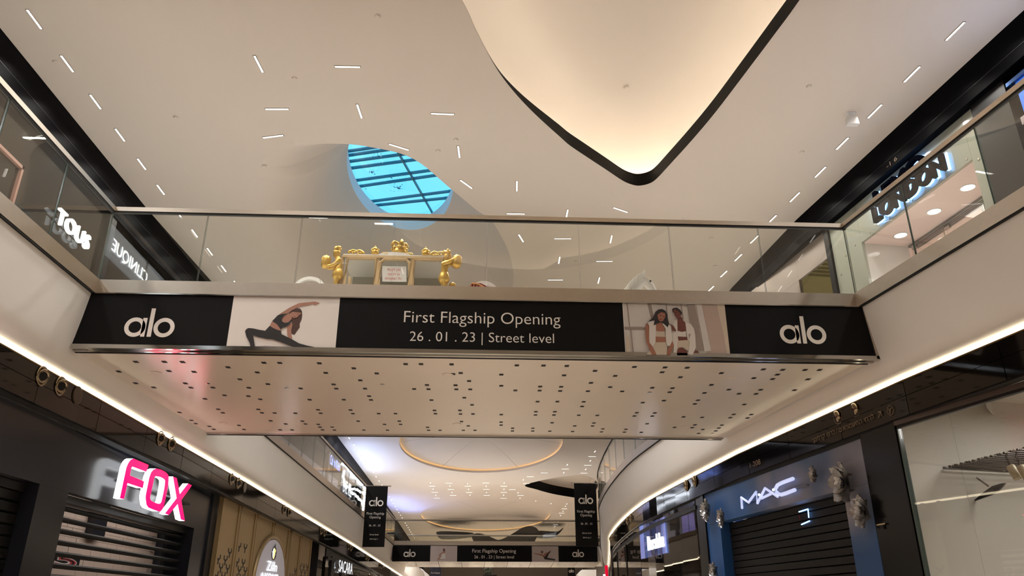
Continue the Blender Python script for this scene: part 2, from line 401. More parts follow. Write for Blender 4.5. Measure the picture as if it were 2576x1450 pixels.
def recess(loop, rim_h, grow, shelf, cap_h, m_rim, m_led, strip=.05, taper=None):
    """cove recess: dark rim, ledge carrying an LED line, then a raised lit ceiling"""
    l2 = [Vector((p.x, p.y)) for p in loop]; hs = [rim_h * (taper(p) if taper else 1.) + .004 for p in l2]
    mb = MB(); band(mb, loopz(loop, -.004), loopz(loop, 0, hs)); band(mb, loopz(loop, 0, hs), loopz(offset2(l2, .03), 0, hs)); mb.build('recess_rim', m_rim, ceil)
    g = offset2(l2, grow); hb = [max(h - .05, .02) for h in hs]; c = sum(l2, Vector((0, 0))) / len(l2)
    mb = MB(); band(mb, loopz(offset2(l2, .03), 0, hs), loopz(offset2(l2, .03), 0, hb)); band(mb, loopz(offset2(l2, .03), 0, hb), loopz(g, 0, hb))
    prev = loopz(g, 0, hb)
    for t in range(1, 15):
        a = PI / 2 * t / 14; q = math.sin(a)
        cur = loopz([p.lerp(c, shelf * (1 - math.cos(a))) for p in g], 0, [h * (1 - q) + cap_h * q for h in hb]); band(mb, prev, cur); prev = cur
    for u in (.5, .65, .8, .93, .995):
        cur = loopz([p.lerp(c, u) for p in g], cap_h + .02 * u); band(mb, prev, cur); prev = cur
    me = mb.mesh('recess_ceiling', M_ceil); bm = bmesh.new(); bm.from_mesh(me); bmesh.ops.remove_doubles(bm, verts=bm.verts, dist=.0005)
    for f in bm.faces: f.smooth = True
    bm.to_mesh(me); bm.free(); link('recess_ceiling', me, ceil)
    mb = MB(); s0, s1 = offset2(l2, grow - .09 - strip), offset2(l2, grow - .09)
    band(mb, loopz(s0, .012, hb), loopz(s1, .012, hb)); mb.build('recess_led', m_led, ceil)
def tear_taper(p):
    if p.x > 2.1 + (p.y - 1.4) * .1: return 1.
    t = max(0., min(1., (p.y - 9.3) / 3.0)); return t * t * (3 - 2 * t)
recess(TEAR, .27, .42, .32, 1.0, M_rim, M_glow, .06, tear_taper)
recess(TEAR2, .55, .15, .12, .85, M_rim, mat('dim_led', (255, 230, 210), emit=1.2))
M_glow2 = mat('dome_led', (255, 214, 150), .5, emit=3.0, ecol=(255, 214, 150))
def dome(loop, cx, cy, h):
    l2 = [Vector((p.x, p.y)) for p in loop]; g = offset2(l2, .16)
    mb = MB(); band(mb, loopz(loop, -.003), loopz(loop, .10)); mb.build('recess_rim', M_ceil, ceil)
    mb = MB(); band(mb, loopz(loop, .09), loopz(g, .09)); band(mb, loopz(g, .09), loopz(g, .17)); mb.build('recess_ledge', M_ceil, ceil)
    mb = MB(); band(mb, loopz(offset2(l2, .05), .10), loopz(offset2(l2, .11), .10)); mb.build('recess_led', M_glow2, ceil)
    k = len(loop); top = loopz(g, .17); zc = 9.5 - Dc(cy) + h; n = 6
    for q in range(n):
        mb = MB(); a, e = q * k // n, (q + 1) * k // n
        cols = []
        for i in range(a, e + 1):
            p = top[i % k]; t_ = .06 if i == a else (-.06 if i == e else 0)
            if t_: p = p.lerp(top[(i + (1 if t_ > 0 else -1)) % k], .025)
            cols.append([p.lerp(Vector((cx, cy, zc)), u) + Vector((0, 0, .5 * h * math.sin(PI * u) * .4)) for u in (0, .35, .7, 1.0)])
        v = [x for c in cols for x in c]; m = 4
        mb.raw(v, [(i * m + j, i * m + j + 1, (i + 1) * m + j + 1, (i + 1) * m + j) for i in range(len(cols) - 1) for j in range(m - 1)])
        mb.build('ceiling_panel', M_ceil, ceil, smooth=True)
    mb = MB(); bb = [p + Vector((0, 0, .12)) for p in top]; mb.raw(bb + [(cx, cy, zc + .3)], [(i, (i + 1) % k, k) for i in range(k)]); mb.build('dome_backing', M_char, ceil)
dome(DOME1, .35, 37.6, .55); dome(DOME2, .95, 59.5, .35)

# skylight funnel in panels, with a soft lip on the far and left side
NF = len(OCU); CT = Vector((-1.9, 16.45)); RX, RY = 1.27, 2.72
def top_pt(p, z, k=1.):
    d = Vector((p.x - CT.x, p.y - CT.y)); a = math.atan2(d.y / RY * .62, d.x / RX * .55)
    return Vector((CT.x + RX * k * math.cos(a), CT.y + RY * k * math.sin(a), z))
def soft(p):
    x = (-.6 - p.x) / 3.2 + (p.y - 15.5) / 12
    return max(0., min(.55, .15 + .5 * x)) if p.y > 13 else max(0., min(.3, (-2.6 - p.x) * .2))
cols = []
for p in OCU:
    H = Vector((p.x, p.y, 9.5)); T = top_pt(p, 11.3); s_ = soft(p); ctl = Vector((H.x + (T.x - H.x) * s_, H.y + (T.y - H.y) * s_, 9.5)); 
    cols.append([H * (1 - u) ** 2 + ctl * 2 * u * (1 - u) + T * u * u if s_ > .02 else H.lerp(T, u) for u in [i / 14 for i in range(15)]])
NP = 9
for q in range(NP):
    a, e = q * NF // NP, (q + 1) * NF // NP; cc = []
    for i in range(a, e + 1):
        c = cols[i % NF]
        if i == a: c = [x.lerp(y, .010) for x, y in zip(c, cols[(i + 1) % NF])]
        if i == e: c = [x.lerp(y, .010) for x, y in zip(c, cols[(i - 1) % NF])]
        cc.append(c)
    mb = MB(); m = 15
    mb.raw([x for c in cc for x in c], [(i * m + j, i * m + j + 1, (i + 1) * m + j + 1, (i + 1) * m + j) for i in range(len(cc) - 1) for j in range(m - 1)])
    mb.build('funnel_panel', M_ceil, ceil, smooth=True)
mb = MB()
back = [[x + Vector(((x.x - CT.x) * .012, (x.y - CT.y) * .012, .03)) for x in c] for c in cols]
mb.raw([x for c in back for x in c], [(i * 15 + j, i * 15 + j + 1, ((i + 1) % NF) * 15 + j + 1, ((i + 1) % NF) * 15 + j) for i in range(NF) for j in range(14)])
mb.build('funnel_backing', mat('grey_backing', (170, 166, 162), .8), ceil, smooth=True)
mb = MB(); band(mb, [top_pt(p, 11.3) for p in OCU], [top_pt(p, 11.66) for p in OCU]); mb.build('skylight_reveal', mat('white_reveal', (232, 234, 238), .7, var=.01), ceil, smooth=True)
# rooftop glazing
sky = thing('window_1', None, None, (CT.x, CT.y, 11.7), kind='structure')
M_sky = glass('skylight_glass', (.66, .97, 1.0), 1.4)
M_beam = mat('skylight_bar', (64, 116, 132), .4, metal=.3)
ang = math.radians(9); ux, uy = Vector((math.cos(ang), math.sin(ang), 0)), Vector((-math.sin(ang), math.cos(ang), 0))
def skp(a, b, z): return Vector((CT.x, CT.y, z)) + ux * a + uy * b
BARS = [(-3.221, 15.983, 11.72), (-2.677, 15.817, 11.72), (-3.148, 16.138, 11.72), (-2.453, 15.927, 11.72), (-3.129, 16.407, 11.72), (-2.089, 16.103, 11.72), (-3.072, 16.701, 11.72), (-1.769, 16.322, 11.72), (-2.958, 17.275, 11.72), (-1.357, 16.787, 11.72), (-2.86, 17.552, 11.72), (-1.198, 17.011, 11.72), (-2.451, 18.292, 11.72), (-0.71, 17.757, 11.72), (-2.368, 18.531, 11.72), (-0.686, 18.096, 11.72)]
def ext(a, b, x): return Vector((x, a[1] + (b[1] - a[1]) * (x - a[0]) / (b[0] - a[0]), 11.72))
rows = [(ext(BARS[i], BARS[i + 1], -3.5), ext(BARS[i], BARS[i + 1], -.3)) for i in range(0, 16, 2)]
rows = [(rows[0][0] - Vector((0, 1.3, 0)), rows[0][1] - Vector((0, 1.3, 0)))] + rows + [(rows[-1][0] + Vector((0, 1.5, 0)), rows[-1][1] + Vector((0, 1.5, 0)))]
xc0, xc1 = [(-1.904, 16.184, 11.72), (-1.279, 18.979, 11.72)]
def xc(p, q):       # where the long bar meets a row
    u = .5
    for _ in range(20):
        r = p.lerp(q, u); x = xc0[0] + (xc1[0] - xc0[0]) * (r.y - xc0[1]) / (xc1[1] - xc0[1]); u += (x - r.x) / (q.x - p.x)
    return p.lerp(q, max(.05, min(.95, u)))
def slab(p, q, r, s_, z0, z1, m, nm):
    mb = MB(); mb.hexa([(v.x, v.y, z0) for v in (p, q, r, s_)] + [(v.x, v.y, z1) for v in (p, q, r, s_)]); return mb.build(nm, m, sky)
W_ = Vector((0, .013, 0))
for (a, b), (c, d) in zip(rows, rows[1:]):
    m1, m2 = xc(a, b), xc(c, d)
    if (c - a).length > .25:
        slab(a + W_, m1 + W_, m2 - W_, c - W_, 11.735, 11.745, M_sky, 'pane'); slab(m1 + W_, b + W_, d - W_, m2 - W_, 11.735, 11.745, M_sky, 'pane')
    else: slab(a + W_, b + W_, d - W_, c - W_, 11.735, 11.745, M_sky, 'pane')
for i, (a, b) in enumerate(rows[1:-1]): slab(a - W_, b - W_, b + W_, a + W_, 11.72, 11.80, M_beam, 'glazing_bar')
q = Vector((.015, 0, 0)); p0 = Vector((xc0[0] - (xc1[0] - xc0[0]) * .6, xc0[1] - (xc1[1] - xc0[1]) * .6, 0)); p1 = Vector((xc0[0] + (xc1[0] - xc0[0]) * 1.4, xc0[1] + (xc1[1] - xc0[1]) * 1.4, 0))
slab(p0 - q, p0 + q, p1 + q, p1 - q, 11.70, 11.78, M_beam, 'glazing_bar')
LIT = [(-2.1, 17.648, 11.75), (-2.712, 16.884, 11.75), (-2.479, 16.134, 11.75), (-2.239, 17.152, 11.75), (-2.967, 17.732, 11.75)]
mb = MB(); band(mb, [top_pt(p, 11.66, 1.0) for p in OCU], [top_pt(p, 11.66, 1.9) for p in OCU]); band(mb, [top_pt(p, 11.66, 1.9) for p in OCU], [top_pt(p, 11.9, 1.9) for p in OCU]); mb.build('kerb', M_char, sky)
# leaf litter lying on the glass
mdirt = mat('leaf_litter', (70, 92, 100), .9)
mb = MB()
for (cx, cy, _z), r, n in zip(LIT, (.10, .07, .09, .04, .02), (60, 30, 14, 8, 4)):
    for i in range(n):
        a = random.random() * 6.28; q = r * abs(random.gauss(0, .6)) * 1.2; p = Vector((cx + q * math.cos(a) * 1.3, cy + q * math.sin(a) * 1.6, 11.75)); s_ = random.uniform(.006, .02)
        mb.face([p + Vector((s_, 0, 0)), p + Vector((.3 * s_, s_, 0)), p + Vector((-s_, .2 * s_, 0)), p + Vector((0, -s_, 0))])
tag(mb.build('leaf_litter', mdirt, sky, recalc=False), kind='stuff')
# roof slab over everything except the skylight
mb = MB()
for lo, hi in (((-14, -12, 12), (15, 13, 12.1)), ((-14, 20, 12), (15, 92, 12.1)), ((-14, 13, 12), (-4.6, 20, 12.1)), ((.8, 13, 12), (15, 20, 12.1))): mb.box(lo, hi)
mb.build('roof_slab', M_char, ceil)

# ---------------------------------------------------------------- ceiling downlights
def bar_protos():
    mb = MB(); mb.box((-.205, -.024, -.004), (.205, .024, .02)); f = mb.mesh('linear_downlight', M_slot)
    mb = MB(); mb.box((-.195, -.004, -.009), (.195, .012, -.003))
    for i in range(14): mb.box((-.195 + i * .0286, -.017, -.009), (-.195 + i * .0286 + .014, -.004, -.003))
    return f, mb.mesh('diffuser', M_cell)
BF, BD = bar_protos()
def bar(x, y, rot, label, group, power=BAR_W):
    z = 9.5 - Dc(y) - .004
    o = link('linear_downlight', BF, None, (x, y, z)); o.rotation_euler = (0, 0, rot); tag(o, label, 'ceiling light', group)
    d = link('diffuser', BD); d.parent = o
    if power: lamp('downlight_lamp', (x, y, z - .02), power, .4, .05)
ORD = ['first', 'second', 'third', 'fourth', 'fifth', 'sixth', 'seventh', 'eighth', 'ninth', 'tenth', 'eleventh', 'twelfth', 'thirteenth', 'fourteenth', 'fifteenth', 'sixteenth', 'seventeenth', 'eighteenth']
g = 'slim downlights along the ceiling edge above the dark left shops'; lb = 'slim white downlight in the long straight row beside the left black band'
y = -9.6
while y < 72:
    s = .985
    if y > 13.6: s = .985
    x = path_at(UL, y) + (.6 if y < 20 else .5)
    k = round((y - 9.0) / .985); near = 0 <= k < 14
    bar(x, y, PI / 2, ('slim downlight beside left black band, %s from upper picture edge' % ORD[k]) if near else ('small downlight of the left row, number %d in line after the footbridge handrail' % (k - 13) if y > 9 else 'slim white downlight of the left row, nearer than the picture shows'), g, BAR_W if y < 24 else (BAR_W * 3 if int(y) % 2 == 0 and y < 60 else 0)); y += s if y < 24 else 1.25
g = 'slim downlights along the ceiling edge above the lit fashion shop'; lb = 'slim white downlight in the slanted row beside the right black band'
y = -9.3
while y < 30:
    x = path_at(UR, y) - (.68 if y < 12 else .55)
    k = round((y - 8.7)); near = 0 <= k < 12
    bar(x, y, PI / 2 + .115, ('slim downlight beside right black band, %s from upper picture edge' % ORD[k]) if near else ('small downlight of the right row, number %d in line after the footbridge handrail' % (k - 11) if y > 9 else 'slim white downlight of the right row, nearer than the picture shows'), g, BAR_W * .75); y += 1.0
MID = [(640,140,661,181), (844,167,905,168), (669,274,725,274), (898,262,910,297), (1087,285,1140,287), (663,346,711,340), (979,362,1028,377), (1152,366,1156,397), (1157,452,1188,474),
       (1300,455,1300,480), (1276,537,1319,538), (1428,528,1424,548), (1543,522,1579,534), (1305,590,1316,608), (1396,600,1435,600), (1408,646,1405,663), (1379,704,1415,704), (1508,698,1504,713), (1539,592,1535,611), (1503,657,1538,657)]
MIDP = [(-3.514, 9.767, 9.5), (-3.483, 10.157, 9.5), (-2.301, 9.963, 9.5), (-1.92, 9.954, 9.5), (-3.674, 11.15, 9.5), (-3.293, 11.132, 9.5), (-2.097, 10.938, 9.5), (-2.069, 11.337, 9.5), (-0.835, 11.137, 9.5), (-0.472, 11.142, 9.5), (-3.931, 12.031, 9.5), (-3.567, 11.937, 9.5), (-1.67, 12.127, 9.5), (-1.326, 12.309, 9.5), (-0.404, 12.117, 9.5), (-0.381, 12.537, 9.5), (-0.384, 13.344, 9.5), (-0.138, 13.679, 9.5), (0.752, 13.335, 9.5), (0.774, 13.731, 9.5), (0.621, 14.718, 9.5), (0.993, 14.718, 9.5), (1.911, 14.492, 9.5), (1.919, 14.856, 9.5), (2.874, 14.338, 9.5), (3.22, 14.536, 9.5), (0.929, 15.72, 9.5), (1.053, 16.086, 9.5), (1.778, 15.884, 9.5), (2.136, 15.866, 9.5), (1.995, 16.876, 9.5), (2.007, 17.272, 9.5), (1.846, 18.306, 9.5), (2.218, 18.288, 9.5), (3.157, 18.085, 9.5), (3.176, 18.48, 9.5), (3.064, 15.656, 9.5), (3.094, 16.049, 9.5), (2.952, 17.084, 9.5), (3.295, 17.067, 9.5)]
MIDL = ['lengthwise slim downlight, topmost left one of the open ceiling field', 'crosswise slim downlight, topmost one, right of the topmost lengthwise light', 'crosswise slim downlight, second row, at the left above the tilted light',
        'lengthwise slim downlight in the middle of the field above the oval skylight', 'crosswise slim downlight left of the glowing recess, level with the dark rim start', 'slightly tilted slim downlight just above the left end of the oval skylight',
        'tilted slim downlight right above the blue skylight glass', 'bright lengthwise slim downlight right of the blue skylight glass', 'dim tilted slim downlight by the right lip of the oval skylight', 'short lengthwise slim downlight below the left flank of the glowing recess',
        'crosswise slim downlight just above the footbridge handrail, right of the skylight', 'lengthwise slim downlight touching the footbridge handrail from above', 'tilted slim downlight just above the handrail, below the recess tip', 'tilted slim downlight seen through the footbridge glass right of the skylight lip',
        'crosswise slim downlight, upper one seen through the middle footbridge glass', 'small lengthwise slim downlight in the middle of the footbridge glass', 'crosswise slim downlight just above the steel base left of the horse', 'small lengthwise slim downlight near the steel base left of the horse',
        'lengthwise slim downlight beside the glass joint left above the horse', 'thin crosswise slim downlight ending at the glass joint above the horse']
for i in range(0, len(MIDP), 2):
    a, b = MIDP[i], MIDP[i + 1]
    bar((a[0] + b[0]) / 2, (a[1] + b[1]) / 2, math.atan2(b[1] - a[1], b[0] - a[0]), MIDL[i // 2], 'scattered ceiling lights around the skylight')
for (x, y, r) in ((-3.5, 7.6, 1.6), (-2.2, 7.9, 0), (-3.6, 5.6, 0), (-2.0, 5.4, 1.6), (-3.5, 3.2, 1.6), (-2.1, 3.0, 0), (-3.4, .8, 0), (-1.9, .4, 1.6), (-3, -2, 0), (0, -2.4, 1.6), (3, -2, 0), (-3, -5, 1.6), (0, -5.5, 0), (3, -5, 1.6), (6, -2, 0), (6.2, 2, 1.6), (6, 5, 0)):
    bar(x, y, r, 'slim white downlight in the ceiling above the walkway before the footbridge', 'downlights above the near walkway')
FV = [(-2.548, 46.566, 8.438), (-2.467, 48.506, 8.347), (-2.39, 50.528, 8.252), (-1.421, 47.478, 8.395), (-1.335, 49.53, 8.299), (-0.357, 46.711, 8.431), (-0.297, 48.461, 8.349), (-0.211, 50.449, 8.255), (0.768, 47.43, 8.397), (0.832, 49.415, 8.304), (1.818, 46.403, 8.446), (1.884, 48.381, 8.353), (1.942, 50.371, 8.259), (2.815, 49.524, 8.299), (3.055, 51.404, 8.21), (6.038, 38.317, 8.826), (6.098, 40.386, 8.729), (6.144, 42.473, 8.631), (4.994, 41.383, 8.682), (5.036, 43.389, 8.588), (2.896, 45.474, 8.489), (4.161, 52.36, 8.165), (5.264, 53.353, 8.119), (6.354, 53.44, 8.115), (6.365, 54.385, 8.07), (6.423, 56.414, 7.975), (6.459, 58.342, 7.884), (6.572, 61.199, 7.749), (6.588, 63.859, 7.624)]
FH = [(-2.49, 47.551, 8.392), (-2.419, 49.57, 8.297), (-2.342, 51.599, 8.201), (-1.445, 46.59, 8.437), (-1.38, 48.536, 8.345), (-1.288, 50.563, 8.25), (-0.327, 47.471, 8.396), (-0.251, 49.527, 8.299), (0.743, 46.443, 8.444), (0.801, 48.456, 8.349), (0.867, 50.485, 8.254), (1.838, 47.39, 8.399), (1.912, 49.412, 8.304), (1.972, 51.482, 8.207), (2.402, 48.467, 8.349), (3.034, 50.444, 8.256), (6.058, 39.4, 8.775), (6.109, 41.445, 8.679), (6.176, 43.461, 8.584), (5.007, 42.433, 8.633), (3.953, 43.487, 8.583), (3.24, 44.543, 8.533), (3.142, 46.516, 8.44), (6.403, 55.404, 8.022), (6.422, 57.267, 7.934), (6.561, 62.988, 7.665)]
def pix(p): return (p[0] - .0493 * p[1]) / p[1]
NTH = lambda k: ORD[k] if k < 18 else '%d%s' % (k + 1, {1: 'st', 2: 'nd', 3: 'rd'}.get((k + 1) % 10 if k + 1 > 13 else 0, 'th'))
for nm, L_, rot in (('lengthwise', FV, PI / 2), ('crosswise', FH, 0)):
    for i, p in enumerate(sorted(L_, key=pix)):
        bar(p[0], p[1], rot, 'tiny %s downlight among the far ceiling domes, %s of these from the left' % (nm, NTH(i)), 'far %s ceiling lights' % nm, BAR_W * 3 if i % 3 == 0 else 0)
# smoke detectors
mb = MB(); mb.lathe([(.046, .0), (.046, -.008), (.034, -.022), (.0, -.024)], n=20); SDM = mb.mesh('smoke_detector', M_ceil, smooth=False)
DL = ['beside the left light row, second light from the upper edge', 'alone in the left field beside the tilted light', 'just right below the topmost lengthwise light', 'by the upper picture edge left of the glowing recess', 'just above the bright lengthwise light right of the skylight', 'above the blue skylight at its right end',
      'right of the glowing recess, highest on that side', 'right of the recess tip near the right light row', 'just above the footbridge handrail right of the recess tip', 'behind the middle footbridge glass', 'behind the right footbridge glass, upper one', 'behind the right footbridge glass, lower one', 'on the soft lip left of the skylight']
for lb, p in zip(DL, [(-6.66, 10.063, 9.5), (-5.299, 11.473, 9.5), (-3.01, 10.293, 9.5), (-1.51, 8.803, 9.5), (-0.438, 11.923, 9.5), (-0.779, 12.309, 9.5), (5.372, 10.085, 9.5), (6.034, 12.015, 9.5), (4.523, 14.765, 9.5), (2.404, 17.111, 9.5), (5.384, 15.685, 9.5), (5.935, 17.223, 9.5), (-4.16, 13.022, 9.5)]):
    tag(link('smoke_detector', SDM, None, (p[0], p[1], 9.5 - Dc(p[1]))), 'small round ceiling detector ' + lb, 'detector', 'ceiling detectors')
p = [(2.679, 11.537, 10.48)][0]
tag(link('smoke_detector', SDM, None, (p[0], p[1], 10.48)), 'small round detector alone inside the glowing ceiling recess', 'detector')
# projector box hung from the ceiling
p = [(6.389, 10.781, 9.5)][0]
t = thing('ceiling_speaker', 'pale grey box speaker on a short bracket under the ceiling beside the right light row', 'speaker', (p[0], p[1], 9.5))
mb = MB(); mb.box((p[0] - .075, p[1] - .05, 9.488), (p[0] + .075, p[1] + .05, 9.5)); mb.build('mounting_plate', M_whitegloss, t)
mb = MB(); mb.box((p[0] - .04, p[1] - .02, 9.38), (p[0] + .04, p[1] + .02, 9.488)); mb.build('bracket', M_whitegloss, t)
mb = MB(); q = []
for z, sx, sy in ((9.26, .10, .05), (9.40, .088, .045)):
    q += [(p[0] - sx, p[1] - sy, z), (p[0] + sx, p[1] - sy, z), (p[0] + sx, p[1] + sy, z), (p[0] - sx, p[1] + sy, z)]
mb.hexa(q); mb.build('cabinet', M_whitegloss, t)
# ---------------------------------------------------------------- near footbridge
BX0, BX1, BY0, BY1 = -4.88, 4.98, 9.15, 14.0
br = thing('footbridge', 'wide footbridge with a smooth beige underside full of small square holes', 'footbridge', (0, 11.5, 4.5))
mb = MB(); mb.box((BX0 + .1, BY0 + .02, 4.56), (BX1 - .05, BY1 - .02, 5.28)); mb.build('deck', M_white, br)
mb = MB(); mb.hexa([(-4.92, 9.19, 4.5), (5.03, 9.19, 4.5), (4.62, 13.95, 4.5), (-4.92, 13.95, 4.5), (-4.92, 9.19, 4.54), (5.03, 9.19, 4.54), (4.62, 13.95, 4.54), (-4.92, 13.95, 4.54)]); mb.build('soffit', M_soffit, br)
for y, nm in ((9.15, 'lower_edge_trim'), (13.97, 'lower_edge_trim')):
    mb = MB(); mb.box((-4.90, y - .025, 4.475), (5.05 if y < 10 else 4.6, y + .02, 4.535)); mb.build(nm, M_chrome, br)
    mb = MB(); mb.box((-4.88, y + .021, 4.47), (5.0 if y < 10 else 4.58, y + .05, 4.505)); mb.build('shadow_gap', M_hole, br)
SA_ = [(-4.332, 9.625, 4.5), (-3.969, 9.607, 4.5), (-3.74, 9.605, 4.5), (-4.734, 10.079, 4.5), (-4.06, 10.023, 4.5), (-3.74, 10.047, 4.5), (-3.227, 9.811, 4.5), (-2.71, 9.583, 4.5), (-2.508, 9.58, 4.5), (-2.907, 10.03, 4.5), (-2.004, 9.571, 4.5), (-1.998, 10.009, 4.5), (-1.594, 9.777, 4.5), (-1.321, 10.001, 4.5), (-0.901, 9.553, 4.5), (-0.703, 9.543, 4.5), (-0.31, 9.538, 4.5), (-0.299, 9.982, 4.5), (-0.198, 9.928, 4.5), (0.347, 9.975, 4.5), (-0.087, 10.315, 4.5), (-4.741, 10.656, 4.5), (-4.575, 10.872, 4.5), (-4.05, 10.632, 4.5), (-4.049, 10.855, 4.5), (-3.735, 10.839, 4.5), (-3.231, 10.383, 4.5), (-2.906, 10.609, 4.5), (-3.225, 10.823, 4.5), (-2.495, 10.823, 4.5), (-1.988, 10.582, 4.5), (-1.987, 10.807, 4.5), (-1.586, 10.352, 4.5), (-1.576, 10.787, 4.5), (-0.874, 10.772, 4.5), (-0.68, 10.549, 4.5), (-0.67, 10.772, 4.5), (-0.278, 10.54, 4.5), (-0.271, 10.764, 4.5), (-0.071, 10.754, 4.5), (0.367, 10.54, 4.5), (-4.051, 11.495, 4.5), (-3.696, 11.268, 4.5), (-3.357, 11.297, 4.5), (-3.228, 11.479, 4.5), (-2.491, 11.466, 4.5), (-1.976, 11.441, 4.5), (-1.569, 11.209, 4.5), (-1.568, 11.433, 4.5), (-0.657, 11.4, 4.5), (-0.16, 11.233, 4.5), (-0.044, 11.665, 4.5), (-4.739, 12.394, 4.5), (-4.051, 12.146, 4.5), (-4.051, 12.387, 4.5), (-3.421, 12.128, 4.5), (-3.422, 12.356, 4.5), (-3.22, 12.36, 4.5), (-2.89, 12.357, 4.5), (-2.483, 12.108, 4.5), (-2.481, 12.337, 4.5), (-1.969, 12.096, 4.5), (-1.966, 12.339, 4.5), (-1.551, 12.319, 4.5), (-1.279, 12.305, 4.5), (-0.64, 12.057, 4.5), (-0.634, 12.282, 4.5), (-0.236, 12.037, 4.5), (-0.23, 12.281, 4.5), (-0.027, 12.271, 4.5), (0.431, 12.29, 4.5), (-4.737, 12.96, 4.5), (-4.743, 13.201, 4.5), (-4.58, 13.41, 4.5), (-4.578, 13.653, 4.5), (-4.048, 13.312, 4.5), (-4.051, 13.64, 4.5), (-3.418, 12.925, 4.5), (-3.22, 13.156, 4.5), (-2.891, 12.929, 4.5), (-2.883, 13.14, 4.5), (-2.671, 13.16, 4.5), (-2.681, 13.38, 4.5), (-2.676, 13.605, 4.5), (-2.469, 13.369, 4.5), (-2.468, 13.608, 4.5), (-3.422, 13.642, 4.5), (-3.212, 13.632, 4.5), (-1.95, 13.583, 4.5), (-1.955, 12.882, 4.5), (-1.537, 13.104, 4.5), (-1.265, 12.848, 4.5), (-1.263, 13.091, 4.5), (-1.534, 13.572, 4.5), (-0.814, 13.3, 4.5), (-0.809, 13.546, 4.5), (-0.607, 13.536, 4.5), (-0.22, 12.827, 4.5), (-0.107, 13.158, 4.5), (-0.196, 13.516, 4.5), (0.011, 13.506, 4.5), (0.447, 12.839, 4.5), (0.456, 13.068, 4.5), (0.532, 9.539, 4.5), (0.878, 9.53, 4.5), (1.181, 9.533, 4.5), (1.195, 9.968, 4.5), (1.582, 9.74, 4.5), (1.889, 9.961, 4.5), (2.067, 9.534, 4.5), (2.47, 9.536, 4.5), (2.483, 9.757, 4.5), (2.763, 9.534, 4.5), (2.787, 9.983, 4.5), (3.284, 9.759, 4.5), (3.8, 9.974, 4.5), (3.784, 9.56, 4.5), (4.046, 9.567, 4.5), (4.059, 9.792, 4.5), (4.073, 10.01, 4.5), (4.342, 9.558, 4.5), (4.534, 9.548, 4.5), (4.563, 9.999, 4.5), (0.579, 10.779, 4.5), (0.92, 10.555, 4.5), (0.93, 10.77, 4.5), (1.219, 10.548, 4.5), (1.23, 10.777, 4.5), (1.612, 10.324, 4.5), (1.631, 10.769, 4.5), (1.917, 10.535, 4.5), (2.129, 10.755, 4.5), (2.522, 10.54, 4.5), (2.816, 10.544, 4.5), (2.829, 10.765, 4.5), (3.32, 10.344, 4.5), (3.346, 10.784, 4.5), (3.644, 10.582, 4.5), (3.865, 10.804, 4.5), (4.105, 10.57, 4.5), (4.116, 10.798, 4.5), (4.599, 10.567, 4.5), (0.953, 11.413, 4.5), (1.253, 11.398, 4.5), (1.655, 11.39, 4.5), (1.67, 11.68, 4.5), (2.564, 11.395, 4.5), (2.858, 11.258, 4.5), (3.368, 11.211, 4.5), (3.382, 11.436, 4.5), (4.153, 11.433, 4.5), (0.977, 12.069, 4.5), (0.988, 12.291, 4.5), (1.28, 12.054, 4.5), (1.288, 12.276, 4.5), (1.694, 12.27, 4.5), (1.998, 12.269, 4.5), (2.604, 12.051, 4.5), (2.611, 12.281, 4.5), (2.896, 12.058, 4.5), (2.905, 12.275, 4.5), (3.43, 12.308, 4.5), (3.744, 12.324, 4.5), (4.2, 12.091, 4.5), (4.216, 12.327, 4.5), (4.487, 12.088, 4.5), (4.506, 12.33, 4.5), (1.313, 12.842, 4.5), (1.728, 13.068, 4.5), (2.025, 12.828, 4.5), (2.036, 13.059, 4.5), (0.666, 13.304, 4.5), (0.674, 13.533, 4.5), (1.02, 13.287, 4.5), (1.034, 13.522, 4.5), (1.338, 13.517, 4.5), (1.746, 13.52, 4.5), (2.25, 13.281, 4.5), (2.264, 13.528, 4.5), (2.661, 13.297, 4.5), (2.678, 13.531, 4.5), (2.939, 12.838, 4.5), (2.981, 13.533, 4.5), (3.477, 13.102, 4.5), (3.777, 12.886, 4.5), (3.788, 13.109, 4.5), (4.245, 12.881, 4.5), (4.262, 13.114, 4.5), (4.278, 13.349, 4.5), (4.015, 13.243, 4.5), (4.032, 13.576, 4.5)]
mb = MB(); mb.box((-.028, -.037, -.003), (.028, .037, .002)); SLM = mb.mesh('slot', M_hole)
for p in SA_:
    o = link('slot', SLM, br, None); o.matrix_parent_inverse = Matrix.Translation((0, -11.5, -4.5)); o.location = (p[0], p[1], 4.4985)
mb = MB(); mb.lathe([(.075, 0), (.075, -.006), (.06, -.010), (0, -.011)], n=20); DM = mb.mesh('detector_disc', M_soffit)
for p in [(-4.263, 10.112, 4.5), (-0.37, 10.014, 4.5), (3.503, 10.018, 4.5), (-4.278, 13.147, 4.5), (-0.297, 13.012, 4.5), (3.664, 13.035, 4.5)]:
    o = link('detector_disc', DM, br, None); o.matrix_parent_inverse = Matrix.Translation((0, -11.5, -4.5)); o.location = (p[0], p[1], 4.4995)
mb = MB(); mb.lathe([(.03, 0), (.03, -.004), (0, -.005)], n=12); DM2 = mb.mesh('spot_insert', M_chrome)
for p in [(-3.737, 10.617, 4.5), (-2.693, 10.818, 4.5), (2.536, 10.779, 4.5), (4.287, 13.563, 4.5), (-1.303, 10.538, 4.5)]:
    o = link('spot_insert', DM2, br, None); o.matrix_parent_inverse = Matrix.Translation((0, -11.5, -4.5)); o.location = (p[0], p[1], 4.4995)

